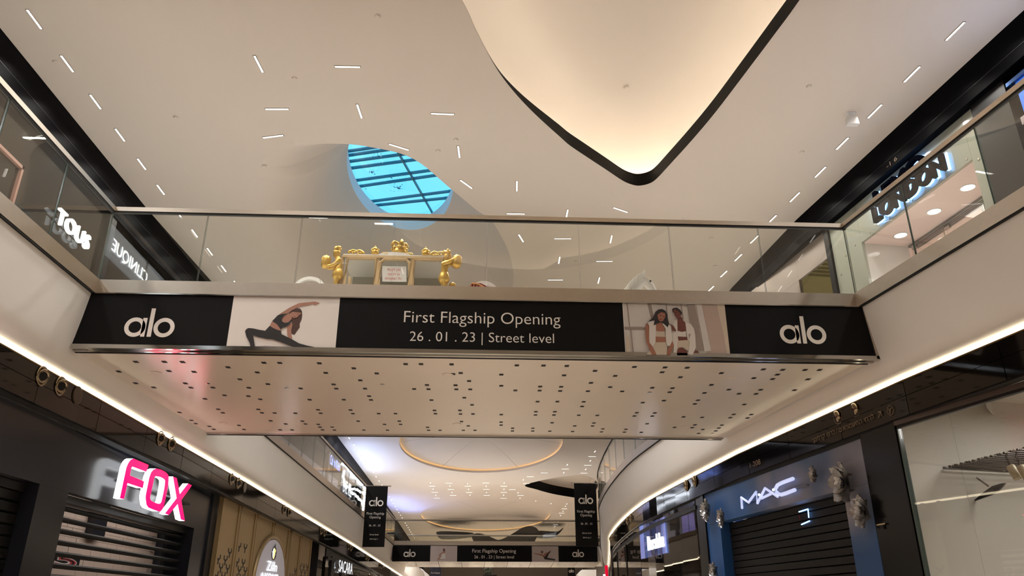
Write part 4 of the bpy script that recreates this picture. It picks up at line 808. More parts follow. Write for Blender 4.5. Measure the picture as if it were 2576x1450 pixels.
def letter(mb, pts, hole=None, d=.095, x=-5.07):
    """acrylic block letter: pink face, glowing white sides"""
    o = [Vector((y, z, 0)) for y, z in pts]
    F = lambda p, xx: (xx, p[0], p[1])
    if hole is None:
        mb.prism([F(p, x) for p in pts], (-d, 0, 0), 0, 1)
        i = len(mb.f) - len(pts) - 2; mb.m[i + 1] = 1
    else:
        k = len(pts)
        assert k == len(hole)
        for i in range(k):
            j = (i + 1) % k
            mb.face([F(pts[i], x), F(pts[j], x), F(hole[j], x), F(hole[i], x)], 0)
            mb.face([F(pts[i], x), F(pts[j], x), F(pts[j], x - d), F(pts[i], x - d)], 1)
            mb.face([F(hole[i], x), F(hole[j], x), F(hole[j], x - d), F(hole[i], x - d)], 1)
            mb.face([F(pts[i], x - d), F(pts[j], x - d), F(hole[j], x - d), F(hole[i], x - d)], 1)
def fox_sign(label, dy):
    t = thing('letter_sign', label, 'shop sign', (-5.22, 13.4 + dy, 3.1))
    sh = lambda a: [(p[0] + dy, p[1]) for p in a]
    mb = MB(); letter(mb, sh([(11.599, 3.054), (11.622, 3.493), (11.641, 3.536), (11.676, 3.588), (11.727, 3.627), (11.794, 3.654), (12.383, 3.658), (12.343, 3.546), (11.878, 3.54), (11.818, 3.538), (11.792, 3.517), (11.789, 3.481), (11.789, 3.404), (12.33, 3.398), (12.324, 3.297), (11.757, 3.289), (11.739, 3.058)]))
    mb.build('letter_f', [M_pink, M_letterwhite], t)
    mb = MB()
    letter(mb, sh([(12.485, 3.176), (12.477, 3.224), (12.492, 3.486), (12.526, 3.567), (12.591, 3.62), (12.689, 3.655), (12.894, 3.67), (13.089, 3.666), (13.202, 3.648), (13.268, 3.614), (13.295, 3.546), (13.3, 3.431), (13.285, 3.252), (13.263, 3.145), (13.24, 3.09), (13.185, 3.053), (13.074, 3.037), (12.842, 3.04), (12.659, 3.048), (12.567, 3.079)]),
           sh([(12.663, 3.19), (12.655, 3.206), (12.678, 3.412), (12.68, 3.48), (12.686, 3.515), (12.742, 3.543), (12.877, 3.554), (13.007, 3.556), (13.083, 3.55), (13.138, 3.532), (13.157, 3.482), (13.161, 3.412), (13.151, 3.279), (13.142, 3.226), (13.133, 3.19), (13.098, 3.161), (13.021, 3.15), (12.905, 3.149), (12.777, 3.153), (12.697, 3.165)]))
    mb.build('letter_o', [M_pink, M_letterwhite], t)
    mb = MB(); letter(mb, sh([(13.451, 3.647), (13.629, 3.647), (13.892, 3.417), (14.203, 3.642), (14.4, 3.636), (14.001, 3.329), (14.332, 3.014), (14.127, 3.021), (13.866, 3.244), (13.539, 3.031), (13.369, 3.035), (13.771, 3.332)]))
    mb.build('letter_x', [M_pink, M_letterwhite], t)
    mb = MB(); mb.box((-5.296, 12.0 + dy, 3.35), (-5.22, 14.9 + dy, 3.38)); mb.build('mounting_bar', M_char, t)
fox_sign('pink faced block letters F O X with glowing white sides over the slatted grille', 0)
fox_sign('second pink F O X letter sign, almost wholly cut by the left picture edge', -6.28)

# ---------------------------------------------------------------- gilt perforated kiosk front
GP = Plane((-5.17, 17), (-4.65, 30), 1)
gd = [v[0] for v in [(-0.388, 3.729), (0.808, 3.662), (2.009, 3.613), (3.513, 3.571), (5.04, 3.553), (5.223, 3.518), (6.344, 3.496), (7.681, 3.479)]]
gt = [v[1] for v in [(-0.388, 3.729), (0.808, 3.662), (2.009, 3.613), (3.513, 3.571), (5.04, 3.553), (5.223, 3.518), (6.344, 3.496), (7.681, 3.479)]]
M_khaki = mat('champagne_panel', (146, 124, 90), .5, metal=.2, var=.05)
M_khf = mat('champagne_frame', (150, 126, 88), .4, metal=.4, var=.05)
M_cut = mat('perforation_dark', (24, 18, 12), .8)
kiosk = thing('kiosk_front', 'champagne gold panelled shopfront with rows of small forked cut-outs and an oval sign', 'shopfront', (-5, 21, 0))
mb = MB(); ycut = [(-.03, 0), (-.012, -.0), (.012, 0), (.012, .07), (.05, .12), (.05, .2), (.028, .2), (.028, .135), (0, .10), (-.028, .135), (-.028, .2), (-.05, .2), (-.05, .12), (-.012, .07)]
ycut = [(-.014, 0), (.014, 0), (.014, .08), (.05, .125), (.05, .2), (.026, .2), (.026, .14), (0, .112), (-.026, .14), (-.026, .2), (-.05, .2), (-.05, .125), (-.014, .08)]
U, N_ = GP.u, GP.n
mb.face([tuple(U * a * 2.5 + Vector((0, 0, b * .95)) + N_ * .002) for a, b in ycut]); YM = mb.mesh('cutout', M_cut, recalc=False)
for i in range(7):
    if i == 4: continue
    d0, d1 = gd[i] + .02, gd[i + 1] - .02; top_ = max(gt[i], gt[i + 1]) + .02
    mb = MB(); GP.box(mb, d0, d1, 0, top_, -.06, 0); p = mb.build('gilt_panel', M_khaki, kiosk)
    for a, b in ((d0, d0 + .10), (d1 - .10, d1)):
        mb = MB(); GP.box(mb, a, b, 0, top_, 0, .03); mb.build('frame_bar', M_khf, p)
    mb = MB(); GP.box(mb, d0, d1, top_ - .05, top_ + .01, 0, .05); mb.build('frame_bar', M_khf, p)
    zlim = 2.74 if i < 2 else (2.68 if i < 4 else 2.6)
    r = 0; z = zlim
    while z > 1.75:
        d = d0 + .24 + (.21 if r % 2 else 0)
        while d < d1 - .2:
            skip = (z > zlim - .25 and random.random() < .45) or (i in (2, 3) and abs(d - (gd[3] + .05)) < 1.35 * math.sqrt(max(0, 1 - ((z - 2.1) / 1.1) ** 2)) + .16)
            if not skip:
                o = link('cutout', YM, p); o.location = GP.p(d, z) - Vector((0, 0, 0))
            d += .42
        z -= .16; r += 1
# oval lit sign
oc = gd[3] + .05
def oval(k, z0=2.1, rx=1.28, rz=1.08): return [GP.p(oc + rx * k * math.cos(2 * PI * i / 48), z0 + rz * k * math.sin(2 * PI * i / 48), .035) for i in range(48)]
ov = thing('oval_sign', 'pale oval illuminated sign with a white and yellow emblem on the gold panelled front', 'shop sign', tuple(GP.p(oc, 1.2)))
mb = MB(); mb.prism(oval(1.0), N_ * .03); mb.build('oval_panel', mat('oval_lit_panel', (172, 168, 176), .4, emit=.18), ov)
mb = MB(); mb.tube(oval(1.06), .05, 8, closed=True); mb.build('oval_frame', M_khf, ov)
xg = tuple(U)
mb = MB(); mb.tube([GP.p(oc - .0 + .17 * math.cos(a) * 1.0, 2.86 + .155 * math.sin(a), .075) for a in [2 * PI * i / 20 for i in range(20)]], .012, 6, closed=True); mb.face([GP.p(oc - .04, 3.01, .08), GP.p(oc + .08, 3.01, .08), GP.p(oc + .02, 3.10, .08)]); mb.build('emblem_outline', M_char, ov)
mb = MB(); mb.face([GP.p(oc + .13 * math.cos(a) * .9 - .05, 2.86 + .14 * math.sin(a), .072) for a in [PI / 2 + PI * i / 12 for i in range(13)]]); mb.build('emblem_half', M_signwhite, ov)
mb = MB(); mb.face([GP.p(oc - .02, 2.73, .072), GP.p(oc + .06, 2.74, .072), GP.p(oc + .10, 2.86, .072), GP.p(oc + .18, 2.95, .072), GP.p(oc + .13, 2.98, .072), GP.p(oc + .07, 2.92, .072), GP.p(oc + .03, 2.98, .072), GP.p(oc - .02, 2.96, .072)]); mb.build('emblem_half', mat('lit_yellow', (255, 225, 120), emit=2.0), ov)
text('lettering', 'Zilln', [M_signwhite], GP.p(oc - .05, 2.55, .09), xg, .85, .22, extrude=.01, parent=ov)
text('lettering', 'AKOME', [M_signwhite], GP.p(oc - .2, 2.27, .09), xg, 1.5, .22, extrude=.01, parent=ov)
# small white shop number on the dark return, between the grey and the gold fronts
text('lettering', '13', [M_signwhite], (-5.26, 16.86, 3.45), (0, 1, 0), .34, .15, parent=kiosk)

# ---------------------------------------------------------------- glazed shop with white letters, far left
SP = Plane((-4.65, 30), (-4.4, 40), 1)
M_sg2 = glass('tinted_shop_glass', (.55, .53, .52), 1.6)
sa = thing('shopfront', 'glazed dark framed shopfront with white capital letters at the far left', 'shopfront', tuple(SP.p(0, 0)))
for d in (-2.2, -.25, 6.6, 10):
    mb = MB(); SP.box(mb, d - .22, d + .22, -.6, 3.6 - D(30 + d), -.3, .02); mb.build('post', M_char, sa)
mb = MB(); SP.box(mb, -3.2, 10, 3.42 - .35, 3.5 - .35, -.06, .03); mb.build('transom', M_char, sa)
mb = MB(); SP.box(mb, -3.2, 10, 3.62 - .6, 3.70 - .2, -.09, -.04); mb.build('transom', M_char, sa)
for a, b in ((-3.2, -.45), (-.05, 6.4), (6.8, 10)):
    mb = MB(); SP.box(mb, a, b, -.6, 3.6 - .45, -.05, -.03); mb.build('glass_pane', M_sg2, sa)
sg = thing('letter_sign', 'white glowing capital letters S A C A R A on the dark far left glazing', 'shop sign', tuple(SP.p(3.5, 2.7)))
q = [(-1.894, 3.134), (0.907, 3.062), (-1.705, 2.732)]
text('lettering', 'SACARA', [M_signwhite, mat('letter_side', (150, 150, 155), .4)], SP.p((q[0][0] + q[1][0]) / 2, (q[0][1] + q[2][1]) / 2, .16), tuple(SP.u), q[1][0] - q[0][0], (q[0][1] - q[2][1]) * .95, extrude=.05, sides=True, parent=sg, depth=.14)
lw = empty_struct('wall_left_shop')
mb = MB(); mb.box((-8.4, 16.7, -1), (-8.3, 62, 4.4)); mb.build('shop_back_wall', mat('shop_wall', (120, 112, 106), .7), lw)
mb = MB(); mb.box((-8.4, 20, 4.05), (-5.1, 62, 4.15)); mb.build('shop_ceiling', mat('shop_ceiling_mat', (96, 90, 86), .8), lw)
mb = MB(); mb.box((-8.3, 26.6, -1), (-5.0, 26.7, 4.1)); mb.build('side_wall', M_char, lw)
for i, y in enumerate((28, 31.5, 35, 38.5)): lamp('shop_light', (-6.6, y, 3.6), 18, .8, .8, (1, .92, .85), 160)
# clothes rails of the far shop
for i in range(12):
    y = 29 + i * .9
    mb = MB(); n = random.choice([(150, 140, 128), (90, 80, 74), (176, 168, 160), (60, 56, 54)])
    mb.hexa([(-6.0, y, 1.0), (-5.6, y, 1.0), (-5.6, y + .3, 1.0), (-6.0, y + .3, 1.0), (-5.95, y + .08, 2.35), (-5.65, y + .08, 2.35), (-5.65, y + .22, 2.35), (-5.95, y + .22, 2.35)])
    tag(mb.build('hanging_garment', mat('garment', n, .9, var=.2)), 'garment hanging behind the far left shop glazing', 'clothing', 'garments behind the far left glazing')

# ---------------------------------------------------------------- street level, right
RPn = Plane((5.33, 9.58), (4.78, 15.35), -1)
RXD = tuple(-RPn.u)
# cosmetics shop: printed sky surround, shutter, white letters
mac = thing('shopfront', 'blue cloud-printed portal around a closed black shutter', 'shopfront', tuple(RPn.p(3.5, 0)))
m = bpy.data.materials.new('cloud_print'); m.use_nodes = True; nt = m.node_tree; p_ = nt.nodes['Principled BSDF']; p_.inputs['Roughness'].default_value = .45
nz = nt.nodes.new('ShaderNodeTexNoise'); nz.inputs['Scale'].default_value = .9; nz.inputs['Detail'].default_value = 2.2; nz.inputs['Roughness'].default_value = .4; tc = nt.nodes.new('ShaderNodeTexCoord')
cr = nt.nodes.new('ShaderNodeValToRGB'); e = cr.color_ramp.elements; e[0].position = .38; e[0].color = (*lin((34, 78, 134)), 1); e[1].position = .70; e[1].color = (*lin((152, 150, 160)), 1)
e2 = cr.color_ramp.elements.new(.54); e2.color = (*lin((62, 92, 138)), 1)
e[0].position = .12; e2.position = .42; e[-1].position = .85
sx = nt.nodes.new('ShaderNodeSeparateXYZ'); nt.links.new(tc.outputs['Object'], sx.inputs[0]); nt.links.new(tc.outputs['Object'], nz.inputs[0])
def mnode(op, a=None, b=None, clamp=False):
    n_ = nt.nodes.new('ShaderNodeMath'); n_.operation = op; n_.use_clamp = clamp
    for k, v in ((0, a), (1, b)):
        if isinstance(v, (int, float)): n_.inputs[k].default_value = v
        elif v is not None: nt.links.new(v, n_.inputs[k])
    return n_.outputs[0]
ty = mnode('MULTIPLY', mnode('SUBTRACT', 16.2, sx.outputs['Y']), .165, True)          # the print pales from one side of the portal to the other
tz = mnode('MULTIPLY', mnode('SUBTRACT', sx.outputs['Z'], 2.15), 1.5, True)
fac = mnode('ADD', mnode('MULTIPLY', mnode('ADD', mnode('MULTIPLY', ty, .70), .02), tz), mnode('MULTIPLY', mnode('SUBTRACT', nz.outputs['Fac'], .5), 1.3))
nt.links.new(fac, cr.inputs[0]); nt.links.new(cr.outputs[0], p_.inputs['Base Color'])
M_cloud = m
d0, d1, i0, i1 = .68, 6.42, 1.30, 5.76
for a, b, z0, z1, nm in ((d0, d1, 3.14, 3.74, 'printed_header'), (d0, i0, 0, 3.138, 'printed_jamb'), (i1, d1, 0, 3.138, 'printed_jamb')):
    mb = MB(); RPn.box(mb, a, b, z0, z1, -.28, -.02); mb.build(nm, M_cloud, mac)
for a, b, z0, z1 in ((d0 - .03, d1 + .05, 3.742, 3.80), ):
    mb = MB(); RPn.box(mb, a, b, z0, z1, -.3, -.0); mb.build('top_trim', M_hole, mac)
sh = thing('roller_shutter', 'closed black slatted roller shutter inside the blue printed portal', 'shutter', tuple(RPn.p(3.5, 0)))
mb = MB()
P = RPn.p
lo = [P(i0, -.058, -.24), P(i0, -.05, -.215), P(i0, .045, -.205), P(i0, .058, -.24)]; hi = [P(i1, -.058, -.24), P(i1, -.05, -.215), P(i1, .045, -.205), P(i1, .058, -.24)]
mb.raw(lo + hi, [(0, 1, 2, 3), (7, 6, 5, 4), (0, 4, 5, 1), (1, 5, 6, 2), (2, 6, 7, 3), (3, 7, 4, 0)]); SLT = mb.mesh('slat', mat('shutter_black', (17, 15, 14), .55, var=.1, spec=.3))
z = 3.06
while z > .05:
    o = link('slat', SLT, sh); o.matrix_parent_inverse = Matrix.Translation(-Vector(sh['o'])); o.location = (0, 0, z); z -= .118
# open square of blue-white glowing bars on the shutter
sq = thing('bar_square', 'open square of short blue-white glowing bars on the black shutter', 'light', tuple(RPn.p(3.6, 2.7)))
q = [(2.949, 3.025), (2.655, 3.035), (2.668, 2.904), (2.927, 2.827), (2.657, 2.855), (2.937, 2.975), (2.945, 2.902)]
for a, b, m_ in ((q[0], q[1], M_halo), (q[1], q[2], M_halo), (q[3], q[4], M_halo), (q[5], q[6], M_chrome)):
    mb = MB(); mb.tube([RPn.p(a[0], a[1], -.19), RPn.p(b[0], b[1], -.19)], .010, 6); mb.build('glowing_bar', m_, sq)
# white tube letters
ml = thing('letter_sign', 'white slanting letters M A C with dots on the blue printed header', 'shop sign', tuple(RPn.p(3.5, 3.2)))
def stroke(nm, pts, r=.022, closed=False):
    mb = MB(); mb.tube([RPn.p(a, b, .05) for a, b in pts], r, 10, closed=closed)
    for a, b in (pts[0], pts[-1]): mb.ball(RPn.p(a, b, .05), r)
    o = mb.build(nm, mat('letter_lit_lilac', (210, 220, 250), .4, emit=.75, ecol=(200, 212, 255)), ml, smooth=True)
stroke('letter_m', [(4.527, 3.264), (4.509, 3.445), (4.237, 3.324), (3.892, 3.46), (3.886, 3.273)])
stroke('letter_a', [(3.886, 3.273), (3.536, 3.474), (3.134, 3.284)])
stroke('letter_a_bar', [(3.71, 3.328), (3.325, 3.359)])
stroke('letter_c', [(2.548, 3.482), (2.735, 3.479), (2.934, 3.474), (3.082, 3.46), (3.159, 3.418), (3.154, 3.364), (3.094, 3.321), (3.0, 3.295), (2.845, 3.296), (2.541, 3.308)], .03)
for q in [(3.789, 3.399), (3.245, 3.407)]:
    mb = MB(); mb.ball(RPn.p(q[0], q[1], .05), .022); mb.build('dot', M_letterwhite, ml, smooth=True)
mb = MB(); RPn.box(mb, 2.2, 4.5, 3.33, 3.345, -.02, .03); mb.build('standoff_rail', M_cloud, ml)
# crumpled silver paper flowers
M_silver = mat('silver_foil', (176, 176, 178), .32, metal=.75, var=.25, scale=12)
def flower(d, z, r, label, k):
    random.seed(k); c = RPn.p(d, z, .04); t = thing('paper_flower', label, 'decoration', tuple(c))
    for ring_, (n, rr, tilt, out) in enumerate(((7, 1.0, .35, .0), (6, .75, .7, .05), (5, .5, 1.05, .09), (3, .28, 1.35, .11))):
        for i in range(n):
            a = 2 * PI * i / n + ring_ * .5 + random.uniform(-.2, .2); mb = MB(); L = r * rr; W = L * .62; g = []
            e1_ = RPn.u * math.cos(a) + Vector((0, 0, 1)) * math.sin(a); e2_ = RPn.u * -math.sin(a) + Vector((0, 0, 1)) * math.cos(a)
            for u in range(5):
                for v in range(5):
                    s, q = u / 4, v / 4 - .5; wd = W * math.sin(PI * min(1, .12 + s * .86)) ** .6
                    g.append(c + e1_ * (L * s * math.cos(tilt * .8)) + e2_ * (wd * q * 1.3) + RPn.n * (out * r * 5 * .3 + L * s * math.sin(tilt) * .6 + .35 * W * (abs(q) * 2) ** 2 * s + random.uniform(-.06, .06) * r))
            mb.raw(g, [(u * 5 + v, u * 5 + v + 1, u * 5 + v + 6, u * 5 + v + 5) for u in range(4) for v in range(4)])
            mb.build('petal', M_silver, t, smooth=True, recalc=False)
fl_ = [(6.106, 3.397), (5.425, 3.182), (1.88, 3.442), (1.081, 3.203), (0.772, 2.789), (6.026, 2.238)]
for (q, r, lb, k) in zip(fl_, (.24, .19, .13, .30, .23, .2), ('silver paper flower at the top left corner of the blue portal', 'silver paper flower hanging over the left top corner of the black shutter', 'smallest silver paper flower high on the blue header', 'largest silver paper flower at the right top corner of the black shutter', 'silver paper flower lower on the right jamb of the blue portal', 'silver paper flower low on the left jamb, cut by the lower picture edge'), range(6)):
    flower(q[0], q[1], r, lb, 20 + k)
random.seed(11)
# wayfinding lettering on the bulkhead
wf = thing('direction_sign', 'engraved beige direction lettering with arrow and round emblem on the black bulkhead', 'sign', tuple(RPn.p(1, 3.9)))
M_eng = mat('engraved_beige', (132, 110, 84), .6)
RB_ = lambda d, z: RPn.p(d, z, .05)
q = [(1.783, 3.96), (0.166, 3.949), (0.031, 3.923), (-0.195, 3.927)]
heb = 'לרחי החשמונאים / לרחי קרליבך'[::-1]
mb = MB(); RPn.box(mb, i0, i1, 0, 3.13, -.275, -.245); mb.build('backing', M_hole, sh)
text('lettering', heb, [M_eng], RPn.p((q[0][0] + q[1][0]) / 2, 3.925, .06), RXD, abs(q[1][0] - q[0][0]), .10, parent=wf)
mb = MB(); a = q[2][0]
for s in ((-.04, -.035, .03, .035), (.03, .035, -.03, .035), (.03, .035, .03, -.025)):
    mb.tube([RPn.p(a - s[0], 3.925 + s[1], .06), RPn.p(a - s[2], 3.925 + s[3], .06)], .005, 6)
mb.build('arrow', M_eng, wf)
mb = MB(); a = q[3][0]; mb.tube([RPn.p(a + .062 * math.cos(2 * PI * i / 24), 3.925 + .062 * math.sin(2 * PI * i / 24), .06) for i in range(24)], .003, 5, closed=True)
mb.tube([RPn.p(a + .02, 3.885, .06), RPn.p(a, 3.925, .06), RPn.p(a - .03, 3.95, .06)], .006, 6); mb.tube([RPn.p(a + .025, 3.95, .06), RPn.p(a, 3.92, .06)], .006, 6); mb.build('emblem', M_eng, wf)
q = [(3.983, 3.93), (3.585, 3.931)]
text('lettering', '1-208', [M_eng], RPn.p((q[0][0] + q[1][0]) / 2, 3.93, .06), RXD, .42, .09, parent=wf)

# eyeball spotlights in the bulkhead
def spot(plane_pt, n, u, label, group, blank=False):
    c = Vector(plane_pt); t = thing('eyeball_spotlight', label, 'spotlight', tuple(c), group)
    if blank:
        mb = MB(); mb.lathe([(.118, 0), (.118, .012), (.108, .016), (0, .016)], c, n, 28); mb.build('cover_disc', mat('bronze_cover', (70, 60, 48), .3, metal=.6), t)
        return
    mb = MB(); mb.lathe([(.120, 0), (.122, .012), (.112, .022), (.098, .014), (.090, -.01)], c, n, 28); mb.build('trim_ring', M_chrome_w, t, smooth=True)
    ax = (Vector(n) * .8 + Vector((0, 0, -.15)) + Vector(u) * -.45).normalized()
    mb = MB(); mb.lathe([(.085, -.03), (.085, .02), (.075, .045), (.058, .05), (.052, .035)], c, ax, 24); mb.build('gimbal_head', M_chrome_w, t, smooth=True)
    mb = MB(); mb.lathe([(.052, .036), (.03, .02), (0, .02)], c, ax, 20); mb.build('lens', M_hole, t)
M_chrome_w = mat('warm_chrome', (150, 134, 112), .14, metal=1, var=.05)
LPn = [(-5.115, y) for y in (9.02, 9.45, 9.89, 12.62, 13.07)]
SPL = ['leftmost in the picture, first of the nearest pair', 'second of the nearest pair', '', 'first of the pair above the pink letters', 'second of the pair above the pink letters', 'first of the pair above the end of the grey shopfront', 'second of the pair above the end of the grey shopfront', '', 'first of the pair above the gold panels', 'second of the pair above the gold panels', 'first of the pair above the last gold panel', 'second of the pair above the last gold panel',
       'first of the pair above the first far black post', 'second of the pair above the first far black post', 'first of the pair above the far white capital letters', 'second of the pair above the far white capital letters', 'first of the farthest pair', 'second of the farthest pair']
for i, y in enumerate((9.02, 9.46, 9.90, 12.62, 13.08, 16.39, 16.86, 17.34, 20.6, 21.1, 25.0, 25.5, 29.6, 30.1, 33.8, 34.3, 38.0, 38.5)):
    x = path_at(LP, y) - .335; bl = i in (2, 7)
    spot((x, y, 4.125 - D(y)), (1, 0, 0), (0, 1, 0), ('blank bronze disc beside the nearest spotlight pair of the left bulkhead' if i == 2 else 'blank bronze disc beside the spotlights at the end of the grey shopfront') if bl else 'left bulkhead eyeball spotlight, ' + SPL[i], 'blank discs of the left bulkhead' if bl else 'eyeball spotlights of the left bulkhead', bl)
q = [(1.04, 4.176), (0.582, 4.163), (0.117, 4.162)]
rn = tuple(RPn.n)
spot(RPn.p(q[0][0], 4.135, .02), rn, tuple(-RPn.u), 'chrome eyeball spotlight above the Hebrew lettering, the one nearer the blue portal', None)
spot(RPn.p(q[1][0], 4.135, .02), rn, tuple(-RPn.u), 'chrome eyeball spotlight above the Hebrew lettering, between its twin and the blank disc', None)
spot(RPn.p(q[2][0], 4.135, .02), rn, tuple(-RPn.u), 'blank bronze disc right of the two spotlights above the Hebrew lettering', None, True)
for k, y in enumerate((16.25, 16.75, 21.8, 22.4, 26.5, 27.0)):
    x = path_at(RP, y) + .335
    spot((x, y, 4.125 - D(y)), (-1, 0, 0), (0, -1, 0), 'small eyeball spotlight of the curved right bulkhead, %s beyond the blue portal' % ORD[k], 'far eyeball spotlights of the curved right bulkhead')
# ---------------------------------------------------------------- glazed empty shop at the near right
GN = Plane((5.345, 9.45), (5.555, 8.45), 1)
gl = thing('shopfront', 'large clear shop window with a black pillar right of the blue portal', 'shopfront', tuple(GN.p(1, 0)))
mb = MB(); RPn.box(mb, -.13, .64, 0, 3.79, -.07, .0); mb.build('pillar', mat('pillar_black', (13, 12, 11), .25, spec=.35), gl)
hq = [(0.595, 2.595), (0.385, 2.594)]
mb = MB(); RPn.box(mb, hq[1][0], hq[0][0], hq[0][1] - .01, hq[0][1] + .008, 0, .03); mb.build('sensor_hood', M_chrome_w, gl)
mb = MB(); RPn.box(mb, hq[1][0] + .06, hq[0][0] - .06, hq[0][1] - .06, hq[0][1] - .012, 0, .02); mb.build('sensor_eye', M_char, gl)
M_hf = mat('grey_head_frame', (92, 84, 80), .4, metal=.4)
mb = MB(); GN.box(mb, .03, 8, 3.735, 3.79, -.10, .03); mb.build('head_frame', M_hf, gl)
mb = MB(); GN.box(mb, .03, 8, 3.705, 3.735, -.06, .0); mb.build('head_seal', M_char, gl)
mb = MB(); GN.box(mb, .015, .035, 0, 3.70, -.07, -.01); mb.build('side_seal', M_edge, gl)
for a, b in ((.04, .86), (.87, 2.7), (2.71, 4.7), (4.71, 7.5)):
    mb = MB(); GN.box(mb, a, b, 0, 3.70, -.045, -.03); mb.build('glass_pane', M_shopglass, gl)
M_room = mat('beige_room', (204, 199, 190), .75, var=.03, scale=1); M_room2 = mat('taupe_room', (150, 144, 134), .75, var=.03)
rm = empty_struct('wall_right_shop')
mb = MB(); GN.box(mb, .0, .012, 0, 4.3, -5, -.09); mb.build('end_wall', M_room, rm)
mb = MB(); GN.box(mb, -.2, 9, 0, 4.4, -5.2, -5); mb.build('rear_wall', M_room2, rm)
mb = MB(); GN.box(mb, -.2, 9, 4.16, 4.26, -5.2, -.42); mb.build('shop_ceiling', M_room, rm)
mb = MB(); GN.box(mb, .02, 1.3, 0, 4.15, -5, -2.6); mb.build('pier', M_room, rm)
mb = MB(); GN.box(mb, 1.31, 9, 3.35, 4.15, -5, -3.6); mb.build('dropped_bulkhead', M_room2, rm)
for px in (.5, .95):
    mb = MB(); GN.box(mb, px, px + .01, 0, 4.1, -2.6, -2.59); mb.build('wall_joint', M_char, rm)
for a in (1.6, 2.1, 2.7, 3.6):
    mb = MB(); GN.box(mb, a, a + .012, 0, 3.35, -4.99, -4.97); mb.build('wall_joint', M_char, rm)
mb = MB(); GN.box(mb, 8.7, 8.9, 0, 4.4, -5, -.2); mb.build('near_wall', M_room2, rm)
for d in (1.8, 4.2, 6.6): lamp('shop_light', tuple(GN.p(d, 4.1, -1.6)), 60, .9, .9, (1, .97, .92), 170)
# sloping ceiling rail
rq = [(-1.227, 3.793), (-0.294, 3.288)]
sr = thing('sloping_duct', 'pale flat duct slanting down across the ceiling of the near right shop', 'duct', tuple(GN.p(rq[0][0], rq[0][1], -2.2)))
mb = MB(); A_, B_ = GN.p(rq[0][0], 4.14, -3.2), GN.p(rq[1][0] + .6, 4.14, -1.2)
mb.hexa([A_ + Vector((0, 0, -.16)), B_ + Vector((0, 0, -.16)), B_ + Vector((.16, .16, -.16)), A_ + Vector((.16, .16, -.16)), A_, B_, B_ + Vector((.16, .16, 0)), A_ + Vector((.16, .16, 0))]); mb.build('duct_body', M_room, sr)
# rod canopy hung under the shop ceiling
rk = thing('rod_canopy', 'stepped rack of thin dark metal rods hung inside the near right shop window', 'rack', tuple(GN.p(1, 3.0)))
kq = [(-0.72, 3.22), (0.199, 3.254), (1.227, 3.261), (-0.736, 3.217), (1.198, 3.168)]
mb = MB(); mb.tube([GN.p(0, 0, -.6), GN.p(0, 0, -2.0)], .015, 8); RM = mb.mesh('rod', mat('dark_rod', (44, 40, 38), .4, metal=.4))
n = 22
for i in range(n):
    u = i / (n - 1); q = GN.p(kq[0][0] + (kq[2][0] - kq[0][0]) * u, kq[0][1] + (kq[2][1] - kq[0][1]) * u)
    o = link('rod', RM, rk); o.matrix_parent_inverse = Matrix.Translation(-Vector(rk['o'])); o.location = q - GN.p(0, 0)
for off in (-.62, -1.5):
    mb = MB(); pts = []
    for i in range(61):
        u = i / 60; pts.append(GN.p(kq[0][0] + (kq[2][0] - kq[0][0]) * u, kq[0][1] + (kq[2][1] - kq[0][1]) * u + (.012 if i % 2 else -.008), off))
    mb.tube(pts, .007, 6); mb.build('chain_edge', M_chrome, rk)
uq = [(-0.884, 3.189), (-0.839, 3.236), (-0.714, 3.244), (-0.621, 3.224), (-0.799, 1.98)]
mb = MB(); mb.tube([GN.p(uq[0][0], .6, -.55), GN.p(uq[0][0], uq[0][1], -.55), GN.p(uq[1][0], uq[1][1], -.55), GN.p(uq[2][0], uq[2][1], -.55), GN.p(uq[3][0], uq[3][1], -.6)], .014, 8); mb.build('bent_upright', M_whitegloss, rk)
mb = MB(); mb.tube([GN.p(uq[0][0] + .04, .6, -.52), GN.p(uq[0][0] + .04, uq[0][1] - .12, -.52)], .008, 6); mb.build('cable', M_char, rk)
def track(label, a, b, off):
    A, B = GN.p(a[0], a[1], off), GN.p(b[0], b[1], off); t = thing('track_rail', label, 'track', tuple(A))
    mb = MB(); mb.tube([A, B], .022, 6); mb.build('rail', M_chrome_w, t)
    for s in (.22, .75, .93):
        c = A.lerp(B, s); mb = MB(); mb.tube([c - Vector((0, 0, .07)), c + Vector((0, 0, .05))], .035, 8); mb.build('clamp', M_char, t)
tq = [(-1.401, 2.739), (-0.542, 2.782)]
track('thin rail with clamps on the wall of the near right shop', tq[0], (tq[1][0] + .4, tq[1][1]), -2.3)
def trackspot(c, label, ax, s=1.):
    c = Vector(c); ax = Vector(ax).normalized(); t = thing('track_spotlight', label, 'spotlight', tuple(c))
    mb = MB(); mb.lathe([(.05 * s, 0), (.062 * s, .03 * s), (.065 * s, .2 * s), (.06 * s, .215 * s), (.052 * s, .2 * s), (0, .19 * s)], c, ax, 20); mb.build('spot_can', mat('beige_can', (186, 172, 140), .4), t, smooth=True)
    mb = MB(); mb.tube([c, c - ax * .06 + Vector((0, 0, .05)), c + Vector((0, 0, .14))], .012, 6); mb.build('stem', M_char, t)
sq_ = [(-0.712, 2.524), (1.084, 3.085), (1.211, 3.064)]
trackspot(GN.p(sq_[0][0], sq_[0][1], -.5), 'beige can spotlight hanging low at the left inside the near right shop', (.25, -.35, -1), .8)
trackspot(GN.p(sq_[1][0], sq_[1][1], -.5), 'pale can spotlight under the rod rack by the right picture edge', (.2, -.25, -1), .75)
trackspot(GN.p(sq_[2][0], sq_[2][1], -.5), 'pale can spotlight cut by the right picture edge under the rod rack', (.2, -.25, -1), .75)
wq = [(-1.721, 3.035), (-1.567, 2.885)]
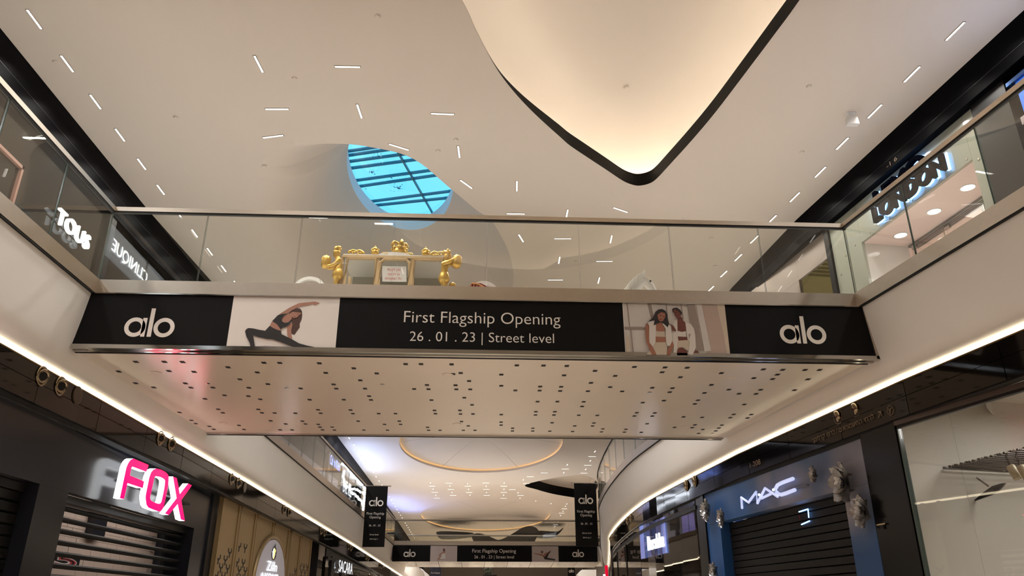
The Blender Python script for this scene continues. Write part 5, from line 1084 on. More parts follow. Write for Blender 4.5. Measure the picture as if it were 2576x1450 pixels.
sp = thing('wall_speaker', 'small square dark grille on the wall inside the near right shop', 'speaker', tuple(GN.p(wq[0][0], wq[1][1], -2.5)))
mb = MB(); GN.box(mb, wq[0][0], wq[1][0], wq[1][1], wq[0][1], -2.55, -2.48); mb.build('grille_box', mat('speaker_grille', (84, 74, 66), .7), sp)
mb = MB(); GN.box(mb, wq[0][0] - .02, wq[1][0] + .02, wq[1][1] - .02, wq[0][1] + .02, -2.58, -2.55); mb.build('back_plate', M_char, sp)
fq = [(-0.015, 2.84), (0.172, 2.924), (0.322, 2.98), (0.444, 2.992), (0.514, 2.991), (0.392, 2.914), (0.262, 2.878), (0.102, 2.855), (0.264, 2.988), (0.115, 3.112)]
fanb = thing('curved_blade', 'dark curved blade hanging under the rod rack in the near right shop', 'fitting', tuple(GN.p(fq[0][0], fq[0][1], -1.0)))
mb = MB(); mb.prism([GN.p(a, b, -1.0) for a, b in fq[:8]], GN.n * .03); mb.build('blade', M_char, fanb)
mb = MB(); mb.tube([GN.p(fq[8][0], fq[8][1], -.98), GN.p(fq[9][0], fq[9][1], -.98)], .012, 6); mb.build('arm', M_chrome_w, fanb)

# ---------------------------------------------------------------- violet-lit fashion shop beyond the blue portal
BPn = Plane((4.75, 15.35), (4.5, 21.5), -1); BXD = tuple(-BPn.u)
be = thing('shopfront', 'curved glazed shopfront with a lilac illuminated panel beyond the blue portal', 'shopfront', tuple(BPn.p(3, 0)))
mb = MB(); BPn.box(mb, .62, 1.1, 0, 3.79, -.3, .02); mb.build('post', mat('post_black', (13, 12, 11), .3, spec=.3), be)
mb = MB(); sweep(mb, RP, 16.4, 34, 1, rect(.36, .44, 3.58, 3.66)); mb.build('transom', M_char, be)
y = 16.5
while y < 33:
    e = min(y + 2.3, 33.2); mb = MB(); sweep(mb, RP, y + .02, e - .02, 1, rect(.40, .415, 0.5, 3.58)); mb.build('glass_pane', M_sg2, be)
    mb = MB(); sweep(mb, RP, y + .02, e - .02, 1, rect(.40, .415, 3.66, 3.80)); mb.build('glass_pane', M_sg2, be)
    if y > 21: 
        mb = MB(); sweep(mb, RP, e - .02, e + .02, 1, rect(.38, .44, .5, 3.58)); mb.build('mullion', M_char, be)
    y = e
lp = thing('illuminated_sign', 'lilac illuminated panel carrying white condensed lettering on the right', 'shop sign', tuple(BPn.p(4.5, 2.8)))
q = [(5.651, 3.532), (3.199, 3.633), (3.258, 2.837), (5.733, 2.752)]
mb = MB(); BPn.box(mb, q[1][0], q[0][0], (q[2][1] + q[3][1]) / 2 - .02, (q[0][1] + q[1][1]) / 2, .06, .12)
m = bpy.data.materials.new('lilac_panel'); m.use_nodes = True; nt = m.node_tree; p_ = nt.nodes['Principled BSDF']; p_.inputs['Roughness'].default_value = .3
tc = nt.nodes.new('ShaderNodeTexCoord'); wv = nt.nodes.new('ShaderNodeTexNoise'); mp = nt.nodes.new('ShaderNodeMapping'); mp.inputs['Scale'].default_value = (1, 2.2, .25); wv.inputs['Scale'].default_value = 1.6
cr = nt.nodes.new('ShaderNodeValToRGB'); e = cr.color_ramp.elements; e[0].position = .42; e[0].color = (*lin((112, 110, 158)), 1); e[1].position = .72; e[1].color = (*lin((110, 150, 240)), 1)
nt.links.new(tc.outputs['Object'], mp.inputs[0]); nt.links.new(mp.outputs[0], wv.inputs[0]); nt.links.new(wv.outputs['Fac'], cr.inputs[0]); nt.links.new(cr.outputs[0], p_.inputs['Base Color']); nt.links.new(cr.outputs[0], p_.inputs['Emission Color']); p_.inputs['Emission Strength'].default_value = .8
mb.build('lit_panel', m, lp)
q2 = [(4.771, 2.898), (3.374, 2.897), (4.682, 3.224)]
text('lettering', 'Bershka', [M_signwhite], BPn.p((q2[0][0] + q2[1][0]) / 2, (q2[0][1] + q2[2][1]) / 2 + .03, .15), BXD, q2[0][0] - q2[1][0] + .08, .34, extrude=.02, offset=.012, parent=lp, depth=.04)
s2 = thing('roller_shutter', 'dark ribbed roller shutter below the lilac illuminated panel', 'shutter', tuple(BPn.p(4, 0)))
mb = MB(); lo = [BPn.p(2.6, -.045, -.02), BPn.p(2.6, -.04, .01), BPn.p(2.6, .04, .015), BPn.p(2.6, .045, -.02)]; hi = [BPn.p(5.2, -.045, -.02), BPn.p(5.2, -.04, .01), BPn.p(5.2, .04, .015), BPn.p(5.2, .045, -.02)]
mb.raw(lo + hi, [(0, 1, 2, 3), (7, 6, 5, 4), (0, 4, 5, 1), (1, 5, 6, 2), (2, 6, 7, 3), (3, 7, 4, 0)]); me = mb.mesh('slat', M_char)
for i in range(28):
    o = link('slat', me, s2); o.matrix_parent_inverse = Matrix.Translation(-Vector(s2['o'])); o.location = (0, 0, 2.72 - i * .092)
rb = empty_struct('wall_right_far_shop')
mb = MB(); sweep(mb, RP, 16, 46, 1, rect(4.0, 4.1, -.5, 4.5)); mb.build('shop_back_wall', mat('far_shop_wall', (132, 118, 112), .7), rb)
mb = MB(); sweep(mb, RP, 16, 46, 1, rect(.5, 4.1, 4.2, 4.3)); mb.build('shop_ceiling', M_char, rb)
for y in (18, 22.5, 27): lamp('shop_light', (path_at(RP, y) + 2, y, 4.0), 16, .8, .8, (1, .9, .84), 160)
# red sign, then panels and tubes standing in for reflections in that glazing
red = thing('sign_blade', 'narrow upright red sign panel at the far end of the curved right shops', 'sign', (5.2, 33.4, 0))
q = [(5.489, 33.4, 3.22), (5.604, 33.4, 3.22), (5.583, 33.4, 2.775)]
mb = MB(); mb.box((q[0][0], 33.4, q[2][2] - .6), (q[1][0], 33.5, q[0][2])); mb.build('panel', mat('lit_red', (225, 10, 50), .4, emit=.8), red)
mb = MB(); mb.box((q[0][0] - .08, 33.42, q[2][2] - .6), (q[0][0], 33.5, q[0][2] - .35)); mb.build('side_light', M_letterwhite, red)
ps = thing('reflection_panel', 'tall blue lit display panel with a white outline, standing in for lights mirrored in the curved right glazing', 'reflection', (5.6, 17.6, 2.4))  # added glowing panel in place of the lit shop mirrored in the glass
mb = MB(); BPn.box(mb, 1.75, 2.3, 2.55, 3.45, -1.3, -1.25); mb.build('mirrored_sheet', mat('blue_reflection', (60, 110, 220), .4, emit=.9), ps)
for a, b, c_, d_ in ((1.70, 1.74, 2.5, 3.5), (2.31, 2.35, 2.5, 3.5), (1.70, 2.35, 3.46, 3.5)):
    mb = MB(); BPn.box(mb, a, b, c_, d_, -1.28, -1.22); mb.build('mirrored_tube', M_signwhite, ps)
t = thing('reflection_panel', 'dull red upright panel standing in for a patch mirrored in the curved right glazing', 'reflection', (5.9, 17, 2.4))  # added panel, gives the red patch mirrored in the glass
mb = MB(); BPn.box(mb, 1.3, 1.6, 2.4, 3.5, -1.5, -1.4); mb.build('panel', mat('dull_red', (132, 60, 62), .6), t)
t = thing('mirrored_tube', 'white upright tubes with short arms standing in for neon mirrored in the right glazing beside the black post', 'light', (5.2, 16.6, 2.4))  # added glowing tubes for the neon lines of the shop mirrored opposite
for a, b, c_, d_ in ((1.18, 1.21, 2.6, 3.52), (1.27, 1.30, 2.9, 3.52), (1.16, 1.32, 3.05, 3.08), (1.05, 1.21, 2.78, 2.81)):
    mb = MB(); BPn.box(mb, a, b, c_, d_, -.62, -.6); mb.build('tube', M_signwhite, t)

# ---------------------------------------------------------------- upper right: lit fashion shop with dark halo letters
LEn = Plane((7.15, 14.7), (7.87, 8.4), 1); LXD = tuple(LEn.u)
lem = thing('shopfront', 'pale grey glass shopfront with a brightly lit doorway on the upper right gallery', 'shopfront', tuple(LEn.p(3.3, 5.3)))
M_pgl = mat('pale_glass_panel', (150, 152, 140), .12, spec=.5, var=.02, coat=.3)
for a, b, z0, z1 in ((.86, 1.80, 5.28, 8.9), (4.80, 5.06, 5.28, 8.9), (1.803, 2.6, 8.08, 8.9), (2.603, 3.7, 8.08, 8.9), (3.703, 4.797, 8.08, 8.9)):
    mb = MB(); LEn.box(mb, a, b, z0, min(z1 + .1, 9.0) if z1 > 8.5 else z1, -.06, 0); mb.build('fascia_panel', M_pgl, lem)
mb = MB(); LEn.box(mb, .70, .855, 5.28, 8.9, -.3, .05); mb.build('dark_post', M_char, lem)
mb = MB(); LEn.box(mb, 5.065, 5.75, 5.28, 8.9, -.3, .05); mb.build('dark_post', M_char, lem)
for d, z in ((1.0, 7.75), (1.25, 8.05), (1.6, 8.12), (2.1, 8.14), (2.7, 8.14), (3.35, 8.14), (4.05, 8.14), (4.7, 8.14), (4.92, 8.0), (5.0, 8.3)):
    mb = MB(); mb.lathe([(.018, 0), (.018, .008), (0, .012)], LEn.p(d, z, 0), LEn.n, 10); mb.build('fixing_stud', M_steel, lem)
M_lemroom = mat('pink_white_room', (226, 208, 202), .7, var=.02)
lr = empty_struct('wall_upper_right_shop')
mb = MB(); LEn.box(mb, 1.0, 7.6, 8.08, 8.2, -4, -.06); mb.build('shop_ceiling', M_lemroom, lr)
mb = MB(); LEn.box(mb, 1.0, 7.6, 5.28, 8.2, -4.1, -4); mb.build('rear_wall', M_lemroom, lr)
mb = MB(); LEn.box(mb, 1.62, 1.78, 5.28, 8.2, -1.0, -.06); mb.build('return_wall', mat('gloss_white_panel', (212, 210, 206), .1, spec=.6), lr)
mb = MB(); LEn.box(mb, .9, 1.2, 5.28, 8.2, -4, -1.0); mb.build('side_wall', M_lemroom, lr)
mb = MB(); LEn.box(mb, 1.2, 7.5, 7.55, 8.1, -4, -2.6); mb.build('dropped_beam', M_lemroom, lr)
mb = MB(); LEn.box(mb, 5.8, 5.95, 5.28, 8.2, -4, -.3); mb.build('side_wall', M_lemroom, lr)
mb = MB(); LEn.box(mb, .5, 6.0, 5.2, 5.28, -4, -.06); mb.build('shop_floor', M_floor, lr)
dr = thing('sliding_door', 'frameless glass sliding doors on grey ceiling tracks inside the bright doorway', 'door', tuple(LEn.p(3.3, 5.3, -1)))
for i in range(4):
    mb = MB(); LEn.box(mb, 1.8, 5.7, 8.035, 8.078, -1.02 - i * .055, -.985 - i * .055); mb.build('track', mat('track_grey', (120, 118, 116), .35, metal=.5), dr)
for i, (a, b) in enumerate(((1.85, 2.75), (2.7, 3.7), (3.65, 4.65), (4.6, 5.6))):
    mb = MB(); LEn.box(mb, a, b, 5.3, 7.98, -1.01 - i * .055, -1.0 - i * .055); mb.build('glass_pane', M_glass, dr)
    mb = MB(); LEn.box(mb, a + .04, a + .16, 7.95, 8.03, -1.03 - i * .055, -.98 - i * .055); mb.build('clamp', M_chrome, dr)
    mb = MB(); LEn.box(mb, b - .012, b, 5.3, 7.97, -1.015 - i * .055, -.995 - i * .055); mb.build('edge_seal', M_steel, dr)
for (d, o_) in ((2.2, -.55), (3.15, -.55), (4.0, -.55), (4.75, -.55), (5.4, -.55), (2.6, -1.8), (3.6, -1.8), (4.6, -1.8)):
    t = thing('round_downlight', 'bright round downlight in the pinkish ceiling of the lit upper shop', 'ceiling light', tuple(LEn.p(d, 8.08, o_)), 'round downlights of the lit upper shop')
    c = LEn.p(d, 8.08, o_)
    mb = MB(); mb.lathe([(.13, 0), (.13, -.008), (.108, -.008), (.105, 0)], c, (0, 0, 1), 24); mb.build('rim', M_whitegloss, t)
    mb = MB(); mb.lathe([(.105, -.002), (.105, -.004), (0, -.005)], c, (0, 0, 1), 24); mb.build('diffuser', mat('disc_light', (255, 250, 245), emit=6), t)
lamp('shop_light', tuple(LEn.p(3.4, 8.0, -.55)), 26, 3.0, .5, (1, .93, .90), 170); lamp('shop_light', tuple(LEn.p(3.6, 7.5, -2.4)), 60, 3, 1.2, (1, .92, .90), 175)
lamp('shop_light', tuple(LEn.p(3.6, 5.5, -2.2)), 26, 3, 2, (1, .92, .90), 175, (0, 0, 1))
for d in (3.75, 4.25):
    c = LEn.p(d, 7.62, -2.5); t = thing('track_spotlight', 'lit white can spotlight hanging inside the bright upper shop', 'spotlight', tuple(c), 'white spotlights in the bright upper shop')
    mb = MB(); mb.lathe([(.07, .16), (.08, 0), (.072, -.01)], c, (.3, .3, 1), 18); mb.build('spot_can', M_whitegloss, t, smooth=True)
    mb = MB(); mb.ball(c + Vector((-.01, -.01, -.015)), .07, n=14, m=8); mb.build('lamp', mat('spot_lamp', (255, 252, 245), emit=8), t, smooth=True)
    mb = MB(); mb.tube([c + Vector((.04, .04, .14)), c + Vector((.06, .06, .42))], .012, 6); mb.build('stem', M_whitegloss, t)
ex = thing('exit_sign', 'small green exit lightbox above the sliding doors of the bright upper shop', 'sign', tuple(LEn.p(3.6, 7.9, -1.4)))
mb = MB(); LEn.box(mb, 3.35, 3.95, 7.84, 8.06, -1.42, -1.36); mb.build('lightbox', mat('exit_green', (30, 150, 90), .4, emit=.35), ex)
mb = MB(); LEn.box(mb, 3.33, 3.97, 8.045, 8.079, -1.43, -1.35); mb.build('housing', M_whitegloss, ex)
ls = thing('letter_sign', 'stacked dark letters LEMON LONDON with blue-white halo light on the pale fascia', 'shop sign', tuple(LEn.p(3.2, 8.3)))
for s, d, z, w_, h_ in (('LEM', 3.02, 8.575, .92, .29), ('O', 3.73, 8.585, .48, .34), ('LONDON', 3.40, 8.305, 1.92, .31)):
    text('halo', s, [M_halo, M_halo], LEn.p(d, z, .05), LXD, w_ * 1.03, h_ * 1.06, extrude=.05, offset=.034, parent=ls, depth=.02)
    text('letter_face', s, [M_navy, M_navy], LEn.p(d, z, .15), LXD, w_, h_, extrude=.05, offset=.03, parent=ls, depth=.085)
lamp('halo_lamp', tuple(LEn.p(3.2, 8.5, .10)), 5, 2.0, .4, (.45, .66, 1), 180, tuple(-LEn.n))
text('unit_number', '-1 6', [M_eng], (path_at(UR, 11.45) - .01, 11.45, 8.96), tuple(LEn.u), .30, .08, parent=wur)
# next shop towards the bridge: grey panels, yellow lit ceiling
nx = thing('shopfront', 'grey panelled shopfront with a yellowish lit grid ceiling beyond the pale glass shop', 'shopfront', tuple(LEn.p(-2, 5.3)))
M_gpan = mat('grey_panel', (140, 128, 120), .4, var=.03)
for a, b, z0, z1 in ((-.55, .69, 8.28, 8.9), (-3.2, -.553, 8.28, 8.9), (-2.2, -.553, 6.0, 8.277), (-6, -3.203, 6.0, 8.9)):
    mb = MB(); LEn.box(mb, a, b, z0, z1, -.06, 0); mb.build('fascia_panel', M_gpan, nx)
mb = MB(); LEn.box(mb, -.55, -.52, 5.3, 8.28, -.06, .01); mb.build('frame_bar', M_steel, nx)
yr = empty_struct('wall_upper_right_yellow_shop'); M_yel = mat('yellowish_wall', (206, 196, 148), .7, var=.05)
mb = MB(); LEn.box(mb, -4, .7, 8.75, 8.85, -4, -.06); mb.build('shop_ceiling', M_yel, yr)
mb = MB(); LEn.box(mb, -4, .7, 5.2, 8.85, -4.1, -4); mb.build('rear_wall', M_yel, yr)
mb = MB(); LEn.box(mb, -4, -3.9, 5.2, 8.85, -4, -.06); mb.build('side_wall', M_yel, yr)
for i in range(9):
    mb = MB(); LEn.box(mb, -1.2 + i * .2, -1.13 + i * .2, 8.72, 8.75, -2.6, -.5); mb.build('louvre', M_chrome, yr)
lamp('shop_light', tuple(LEn.p(-.6, 8.6, -2.2)), 16, 1.5, 1.0, (1, .93, .68), 170)
c = LEn.p(-.15, 8.70, -.8); t = thing('round_downlight', 'single round downlight in the yellowish louvred ceiling', 'ceiling light', tuple(c))
mb = MB(); mb.lathe([(.10, 0), (.10, -.015), (0, -.02)], c, (0, 0, 1), 20); mb.build('diffuser', mat('disc_light_b', (255, 248, 230), emit=5), t); mb = MB(); mb.lathe([(.13, .03), (.13, -.005), (.1, -.005)], c, (0, 0, 1), 20); mb.build('rim', M_whitegloss, t)
# blue-lit sign at the far right edge
bs = thing('lightbox_sign', 'blue and white lightbox at the far right edge beside the dark post', 'shop sign', tuple(LEn.p(6.2, 8.3)))
mb = MB(); LEn.box(mb, 5.98, 7.4, 7.4, 8.62, -.05, .10); mb.build('box', mat('blue_lightbox', (40, 100, 200), .3, emit=.8), bs)
mb = MB(); LEn.box(mb, 6.12, 7.3, 7.5, 8.5, .10, .12); mb.build('lit_face', mat('white_lightbox', (205, 225, 255), .3, emit=1.2), bs)
text('lettering', 'W', [mat('violet_print', (70, 60, 170), .5)], LEn.p(6.6, 8.2, .13), LXD, .7, .4, offset=.02, parent=bs)
mb = MB(); LEn.box(mb, 5.86, 7.4, 8.63, 8.69, -.05, .14); mb.build('top_frame', mat('blue_steel', (60, 86, 130), .2, metal=.8), bs)
lamp('sign_glow', tuple(LEn.p(6.7, 8.2, .25)), 9, .9, .7, (.35, .5, 1), 180, tuple(LEn.n + Vector((0, 0, .9))))
# pennant on a round bracket by the upper right corner
pn = thing('blade_sign', 'dark hanging pennant on a round bracket at the upper right corner', 'sign', (7.55, 8.0, 9.1))
mb = MB(); c = Vector((path_at(UR, 8.05) - .02, 8.05, 9.26)); mb.lathe([(.055, 0), (.055, .02), (0, .025)], c, (-1, -.1, 0), 18); mb.build('bracket_disc', M_steel, pn)
mb = MB(); mb.tube([c, c + Vector((-.02, -.7, .0))], .008, 6); mb.build('rod', M_steel, pn)
mb = MB(); mb.prism([c + Vector((-.03, -.08, -.01)), c + Vector((-.04, -.7, -.01)), c + Vector((-.04, -.7, -.9)), c + Vector((-.04, -.3, -.9))], (.01, 0, 0)); mb.build('pennant', M_navy, pn)

# ---------------------------------------------------------------- upper left: dark shops with lit names
ul = thing('shopfront', 'dark bronze glazed shopfront of the upper left gallery', 'shopfront', (-7.2, 8, 5.3))
for a, b in ((-10, -4), (-3.98, 1.1), (1.12, 5.1), (5.12, 9.4), (9.42, 13.55), (13.85, 17.0)):
    mb = MB(); mb.box((-7.26, a, 5.28), (-7.2, b, 8.66)); mb.build('glazed_panel', mat('umber_glass', (30, 26, 22), .08, spec=.5, var=.05), ul)
mb = MB(); mb.box((-7.24, 13.56, 5.28), (-7.12, 13.84, 8.66)); mb.build('post', M_char, ul)
mb = MB()
for lo, hi in (((-7.2, 9.3, 7.95), (-7.15, 10.78, 8.0)), ((-7.2, 10.73, 6.4), (-7.15, 10.78, 8.0)), ((-7.2, 9.3, 6.4), (-7.15, 10.78, 6.45)), ((-7.2, 9.3, 6.4), (-7.15, 9.35, 8.0))): mb.box(lo, hi)
o = mb.build('display_frame', mat('rose_frame', (150, 112, 100), .5), ul); o['label'] = 'dull pink rectangular window frame'
ts = thing('letter_sign', 'white glowing letters T O U S on the dark upper left shop wall', 'shop sign', (-7.15, 12.4, 7.6))
q = [(11.847, 7.789), (12.962, 7.887), (11.915, 7.582), (13.008, 7.651)]
text('lettering', 'TOUS', [M_signwhite, M_signwhite], (-7.06, (q[0][0] + q[1][0]) / 2, 7.73), (0, 1, 0), q[1][0] - q[0][0] + .02, .27, extrude=.03, offset=0, parent=ts, depth=.06)
mb = MB(); mb.box((-7.14, 11.8, 7.72), (-7.12, 13.05, 7.735)); mb.build('mounting_rail', M_char, ts)
# lit sign of the shop behind the viewer, mirrored in the footbridge glass
cl = thing('letter_sign', 'lit word on a grey fascia, seen mirrored in the footbridge glass at left', 'shop sign', (-7.15, 3.4, 8.0))
mb = MB(); mb.box((-7.2, -2.5, 7.90), (-7.14, 4.62, 8.52)); mb.build('lit_fascia', mat('lit_grey_fascia', (160, 168, 180), .4, emit=3.2), cl)
text('lettering', 'CLINIQUE', [mat('mirror_sign', (255, 255, 255), .3, emit=26)], (-7.12, 3.58, 8.14), (0, 1, 0), 1.72, .30, offset=.0, parent=cl)
# far left upper shop: neon outline figures and names
ULn = Plane((-6.75, 25), (-6.05, 45), 1); UXD = tuple(ULn.u)
dz = thing('shopfront', 'bright glazed shop with jagged white neon lines on the far upper left gallery', 'shopfront', tuple(ULn.p(15, 5)))
M_neon = mat('white_neon', (255, 255, 255), .3, emit=6.5, ecol=(232, 242, 255))
q = [(12.162, 7.899), (13.344, 7.967), (14.233, 7.881), (15.144, 7.828), (15.08, 7.719), (15.589, 7.858), (16.542, 7.841), (17.565, 7.765), (18.752, 7.723), (18.907, 7.38), (17.255, 7.347), (15.429, 7.195), (13.558, 7.028), (13.254, 7.023), (12.595, 7.373), (12.757, 7.68), (14.874, 6.942), (15.97, 7.01), (18.077, 6.914), (18.806, 6.73), (18.772, 6.515)]
def neon(idx, r=.05):
    mb = MB(); pts = []
    for a, b in zip(idx, idx[1:]):
        A, B = q[a], q[b]
        for k in range(5):
            u = k / 5; pts.append(ULn.p(A[0] + (B[0] - A[0]) * u, A[1] + (B[1] - A[1]) * u + (random.uniform(-.05, .05) if k else 0), .1))
    pts.append(ULn.p(q[idx[-1]][0], q[idx[-1]][1], .1)); mb.tube(pts, r, 6); mb.build('neon_line', M_neon, dz)
neon([0, 1, 2, 3, 4], .07); neon([4, 5, 6, 7, 8], .07); neon([8, 9, 20, 19]); neon([13, 12, 11], .06); neon([11, 10, 9], .05); neon([13, 14, 15], .05); neon([16, 17, 18, 19], .06)
for a, b in ((858, 1250), (862, 1260), (885, 1235), (911, 1270)):
    pass
mb = MB(); ULn.box(mb, 9.6, 21, 7.6, 7.9, -.06, 0); mb.build('lintel', M_char, dz)
for d in (9.6, 12.5, 16.2, 20.8):
    mb = MB(); ULn.box(mb, d, d + .25, 4.5, 8.0, -.1, .02); mb.build('post', M_char, dz)
for a, b, z0, z1 in ((12.9, 14.4, 5.4, 6.5), (16.6, 18.2, 5.6, 7.0)):
    mb = MB(); ULn.box(mb, a, b, z0, z1, -.5, -.45); mb.build('dark_display', M_dark, dz)
mb = MB(); ULn.box(mb, 14.6, 16.0, 5.0, 6.2, -.5, -.45); mb.build('lit_display', mat('violet_display', (150, 140, 210), .4, emit=.7), dz)
mb = MB(); ULn.box(mb, -6, 21, 4.6, 8.0, -1.3, -1.25); mb.build('interior_wall', mat('lilac_interior', (170, 168, 184), .6), dz)
q3 = [(13.287, 7.633), (15.075, 7.481)]
text('lettering', 'DIESEL', [M_signwhite], ULn.p((q3[0][0] + q3[1][0]) / 2, 7.05, .05), UXD, (q3[1][0] - q3[0][0]) * 1.25, .62, offset=.01, parent=dz)
ck = thing('letter_sign', 'thin blue neon lettering left of the bright jagged neon shop', 'shop sign', tuple(ULn.p(10.5, 7)))
q4 = [(9.735, 7.781), (11.894, 7.632)]
text('lettering', 'Calvin Klein', [mat('blue_neon', (120, 150, 255), .3, emit=3.5, ecol=(120, 150, 255))], ULn.p((q4[0][0] + q4[1][0]) / 2, (q4[0][1] + q4[1][1]) / 2, .05), UXD, q4[1][0] - q4[0][0], .42, parent=ck)
lamp('shop_light', tuple(ULn.p(4, 7.9, -.7)), 110, 12, .6, (.86, .88, 1), 170); lamp('shop_light', tuple(ULn.p(15, 7.4, .5)), 90, 7, 1.2, (.30, .48, 1), 150, (.45, 0, .9))
lamp('shop_light', tuple(ULn.p(15, 7.5, -.7)), 70, 8, .6, (.75, .8, 1), 170)
lamp('shop_light', tuple(ULn.p(29, 6.5, .5)), 130, 6, 1.0, (.24, .36, 1), 150, (.45, -.1, .9))
# ---------------------------------------------------------------- gilt carriage on the footbridge
CY = 11.5; CX = -1.36
ca = thing('show_carriage', 'gilt and cream show carriage with big windows and a golden crown on its roof', 'carriage', (CX, CY + .4, 5.28))
def cb(mb, x0, x1, z0, z1, y0=CY, y1=CY + .05, mi=0): mb.box((x0, y0, z0), (x1, y1, z1), mi)
XL, XR = -2.17, -.55; ZT, ZB = 6.93, 6.22
mb = MB(); mb.prism([(x, CY + .06, z) for x, z in ((XL + .1, 5.72), (XR - .1, 5.72), (XR + .03, 6.22), (XR, 6.90), (XL, 6.90), (XL - .03, 6.22))], (0, .02, 0)); 
mb.prism([(x, CY + .82, z) for x, z in ((XL + .1, 5.72), (XR - .1, 5.72), (XR + .03, 6.22), (XR, 6.90), (XL, 6.90), (XL - .03, 6.22))], (0, .04, 0)); mb2 = None
mb = MB(); mb.prism([(x, CY, z) for x, z in ((XL + .12, 5.72), (XR - .12, 5.72), (XR, 6.22), (XL, 6.22))], (0, .86, 0)); mb.build('lower_body', M_whitegloss, ca)
mb = MB(); cb(mb, XL - .02, XR + .02, 6.88, 6.94, CY - .03, CY + .9); mb.prism([(-1.36 + .26 * math.cos(PI * i / 12), CY - .02, 6.94 + .055 * math.sin(PI * i / 12)) for i in range(13)], (0, .85, 0)); mb.build('roof', M_whitegloss, ca)
mb = MB(); cb(mb, XL - .03, XR + .03, 6.875, 6.915, CY - .05, CY - .028); mb.build('cornice', M_cream, ca)
wins = [(-2.13, -1.73, 'l'), (-1.655, -1.08, 'c'), (-1.0, -.60, 'r')]
W = [(v[0], v[1]) for v in [(-2.139, 6.875), (-1.654, 6.857), (-1.584, 6.887), (-1.104, 6.87), (-1.039, 6.871), (-0.552, 6.868)]]
wins = [(W[0][0] - .0, W[1][0], 'l'), (W[2][0], W[3][0], 'c'), (W[4][0], W[5][0] - .01, 'r')]
for a, b, k in wins:
    zt, zb, c = 6.865, 6.26, .07
    if k == 'l': o_ = [(a + .0, zb + .13), (a + .10, zb), (b, zb), (b, zt), (a + .02, zt)]
    elif k == 'r': o_ = [(a, zb), (b - .10, zb), (b, zb + .13), (b - .0, zt), (a, zt)]
    else: o_ = [(a, zb + c), (a + c, zb), (b - c, zb), (b, zb + c), (b, zt - c), (b - c, zt), (a + c, zt), (a, zt - c)]
    mb = MB(); mb.tube([(x, CY - .02, z) for x, z in o_], .032, 6, closed=True); fr = mb.build('window_frame', M_cream, ca)
    mb = MB(); mb.face([(x, CY, z) for x, z in o_]); mb.build('pane', M_glass, fr, recalc=False)
for x in (W[1][0] + .035, W[3][0] + .035, ):
    mb = MB(); cb(mb, x - .028, x + .028, 6.2, 6.89, CY - .03, CY + .02); mb.build('pillar', M_cream, ca)
for x in (XL - .03, XR + .02):
    mb = MB(); cb(mb, x - .025, x + .025, 5.9, 6.9, CY - .01, CY + .04); mb.build('pillar', M_cream, ca)
    mb = MB(); cb(mb, x - .025, x + .025, 5.9, 6.9, CY + .8, CY + .85); mb.build('pillar', M_cream, ca)
mb = MB(); cb(mb, XL + .02, XR - .02, 6.24, 6.88, CY + .78, CY + .80); mb.build('inner_lining', mat('grey_satin', (150, 146, 134), .5), ca)
for a, b, _ in wins:
    mb = MB(); n = 10
    for i in range(n): mb.ball((a + .06 + (b - a - .12) * i / (n - 1), CY + .55, 6.28), .045, n=8, m=6)
    mb.build('tufted_cushion', M_whitegloss, ca, smooth=True)
# printed notice taped inside the middle window
pp = [(-1.548, 6.734), (-1.161, 6.735), (-1.14, 6.461), (-1.53, 6.46)]
no = thing('paper_notice', 'white paper notice with three lines of red Hebrew in the middle carriage window', 'notice', (-1.35, CY - .03, 6.46))
mb = MB(); mb.prism([(x, CY - .03, z) for x, z in pp], (0, .003, 0)); mb.build('sheet', mat('paper', (205, 202, 196), .7), no)
M_redink = mat('red_ink', (190, 70, 60), .6)
for s, k, ww in (('אין לגעת', .25, .54), ('או לטפס', .52, .50), ('על המוצגים', .79, .68)):
    text('lettering', s[::-1], [M_redink], ((pp[0][0] + pp[1][0]) / 2, CY - .036, pp[0][1] + (pp[3][1] - pp[0][1]) * k), (1, 0, 0), (pp[1][0] - pp[0][0]) * ww, None, parent=no)
# crown and crests on the roof
cz = 7.0; cx = -1.30
mb = MB(); mb.lathe([(.115, 0), (.125, .03), (.115, .05), (.12, .075)], (cx, CY + .1, cz), n=20)
cr_ = mb.build('crown', M_gold, ca, smooth=True)
for i in range(8):
    a = 2 * PI * i / 8; mb = MB(); p = Vector((cx + .115 * math.cos(a), CY + .1 + .115 * math.sin(a), cz + .07)); mb.ball(p + Vector((0, 0, .03)), .030, n=8, m=6); mb.ball(p + Vector((0, 0, .075)), .016, n=8, m=6); mb.build('crown_point', M_gold, cr_, smooth=True)
for a in (0, PI / 2, PI, 3 * PI / 2):
    mb = MB(); ca_, sa_ = math.cos(a + .4), math.sin(a + .4)
    mb.tube([(cx + ca_ * r, CY + .1 + sa_ * r, cz + h) for r, h in ((.115, .08), (.135, .17), (.10, .225), (.045, .215), (0, .18))], [.024, .026, .024, .02, .016], 8); mb.build('crown_arch', M_gold, cr_, smooth=True)
mb = MB(); mb.ball((cx, CY + .1, cz + .20), .022); mb.lathe([(.10, .04), (.09, .12), (.04, .17)], (cx, CY + .1, cz), n=16); mb.build('crown_cap', M_gold, cr_, smooth=True)
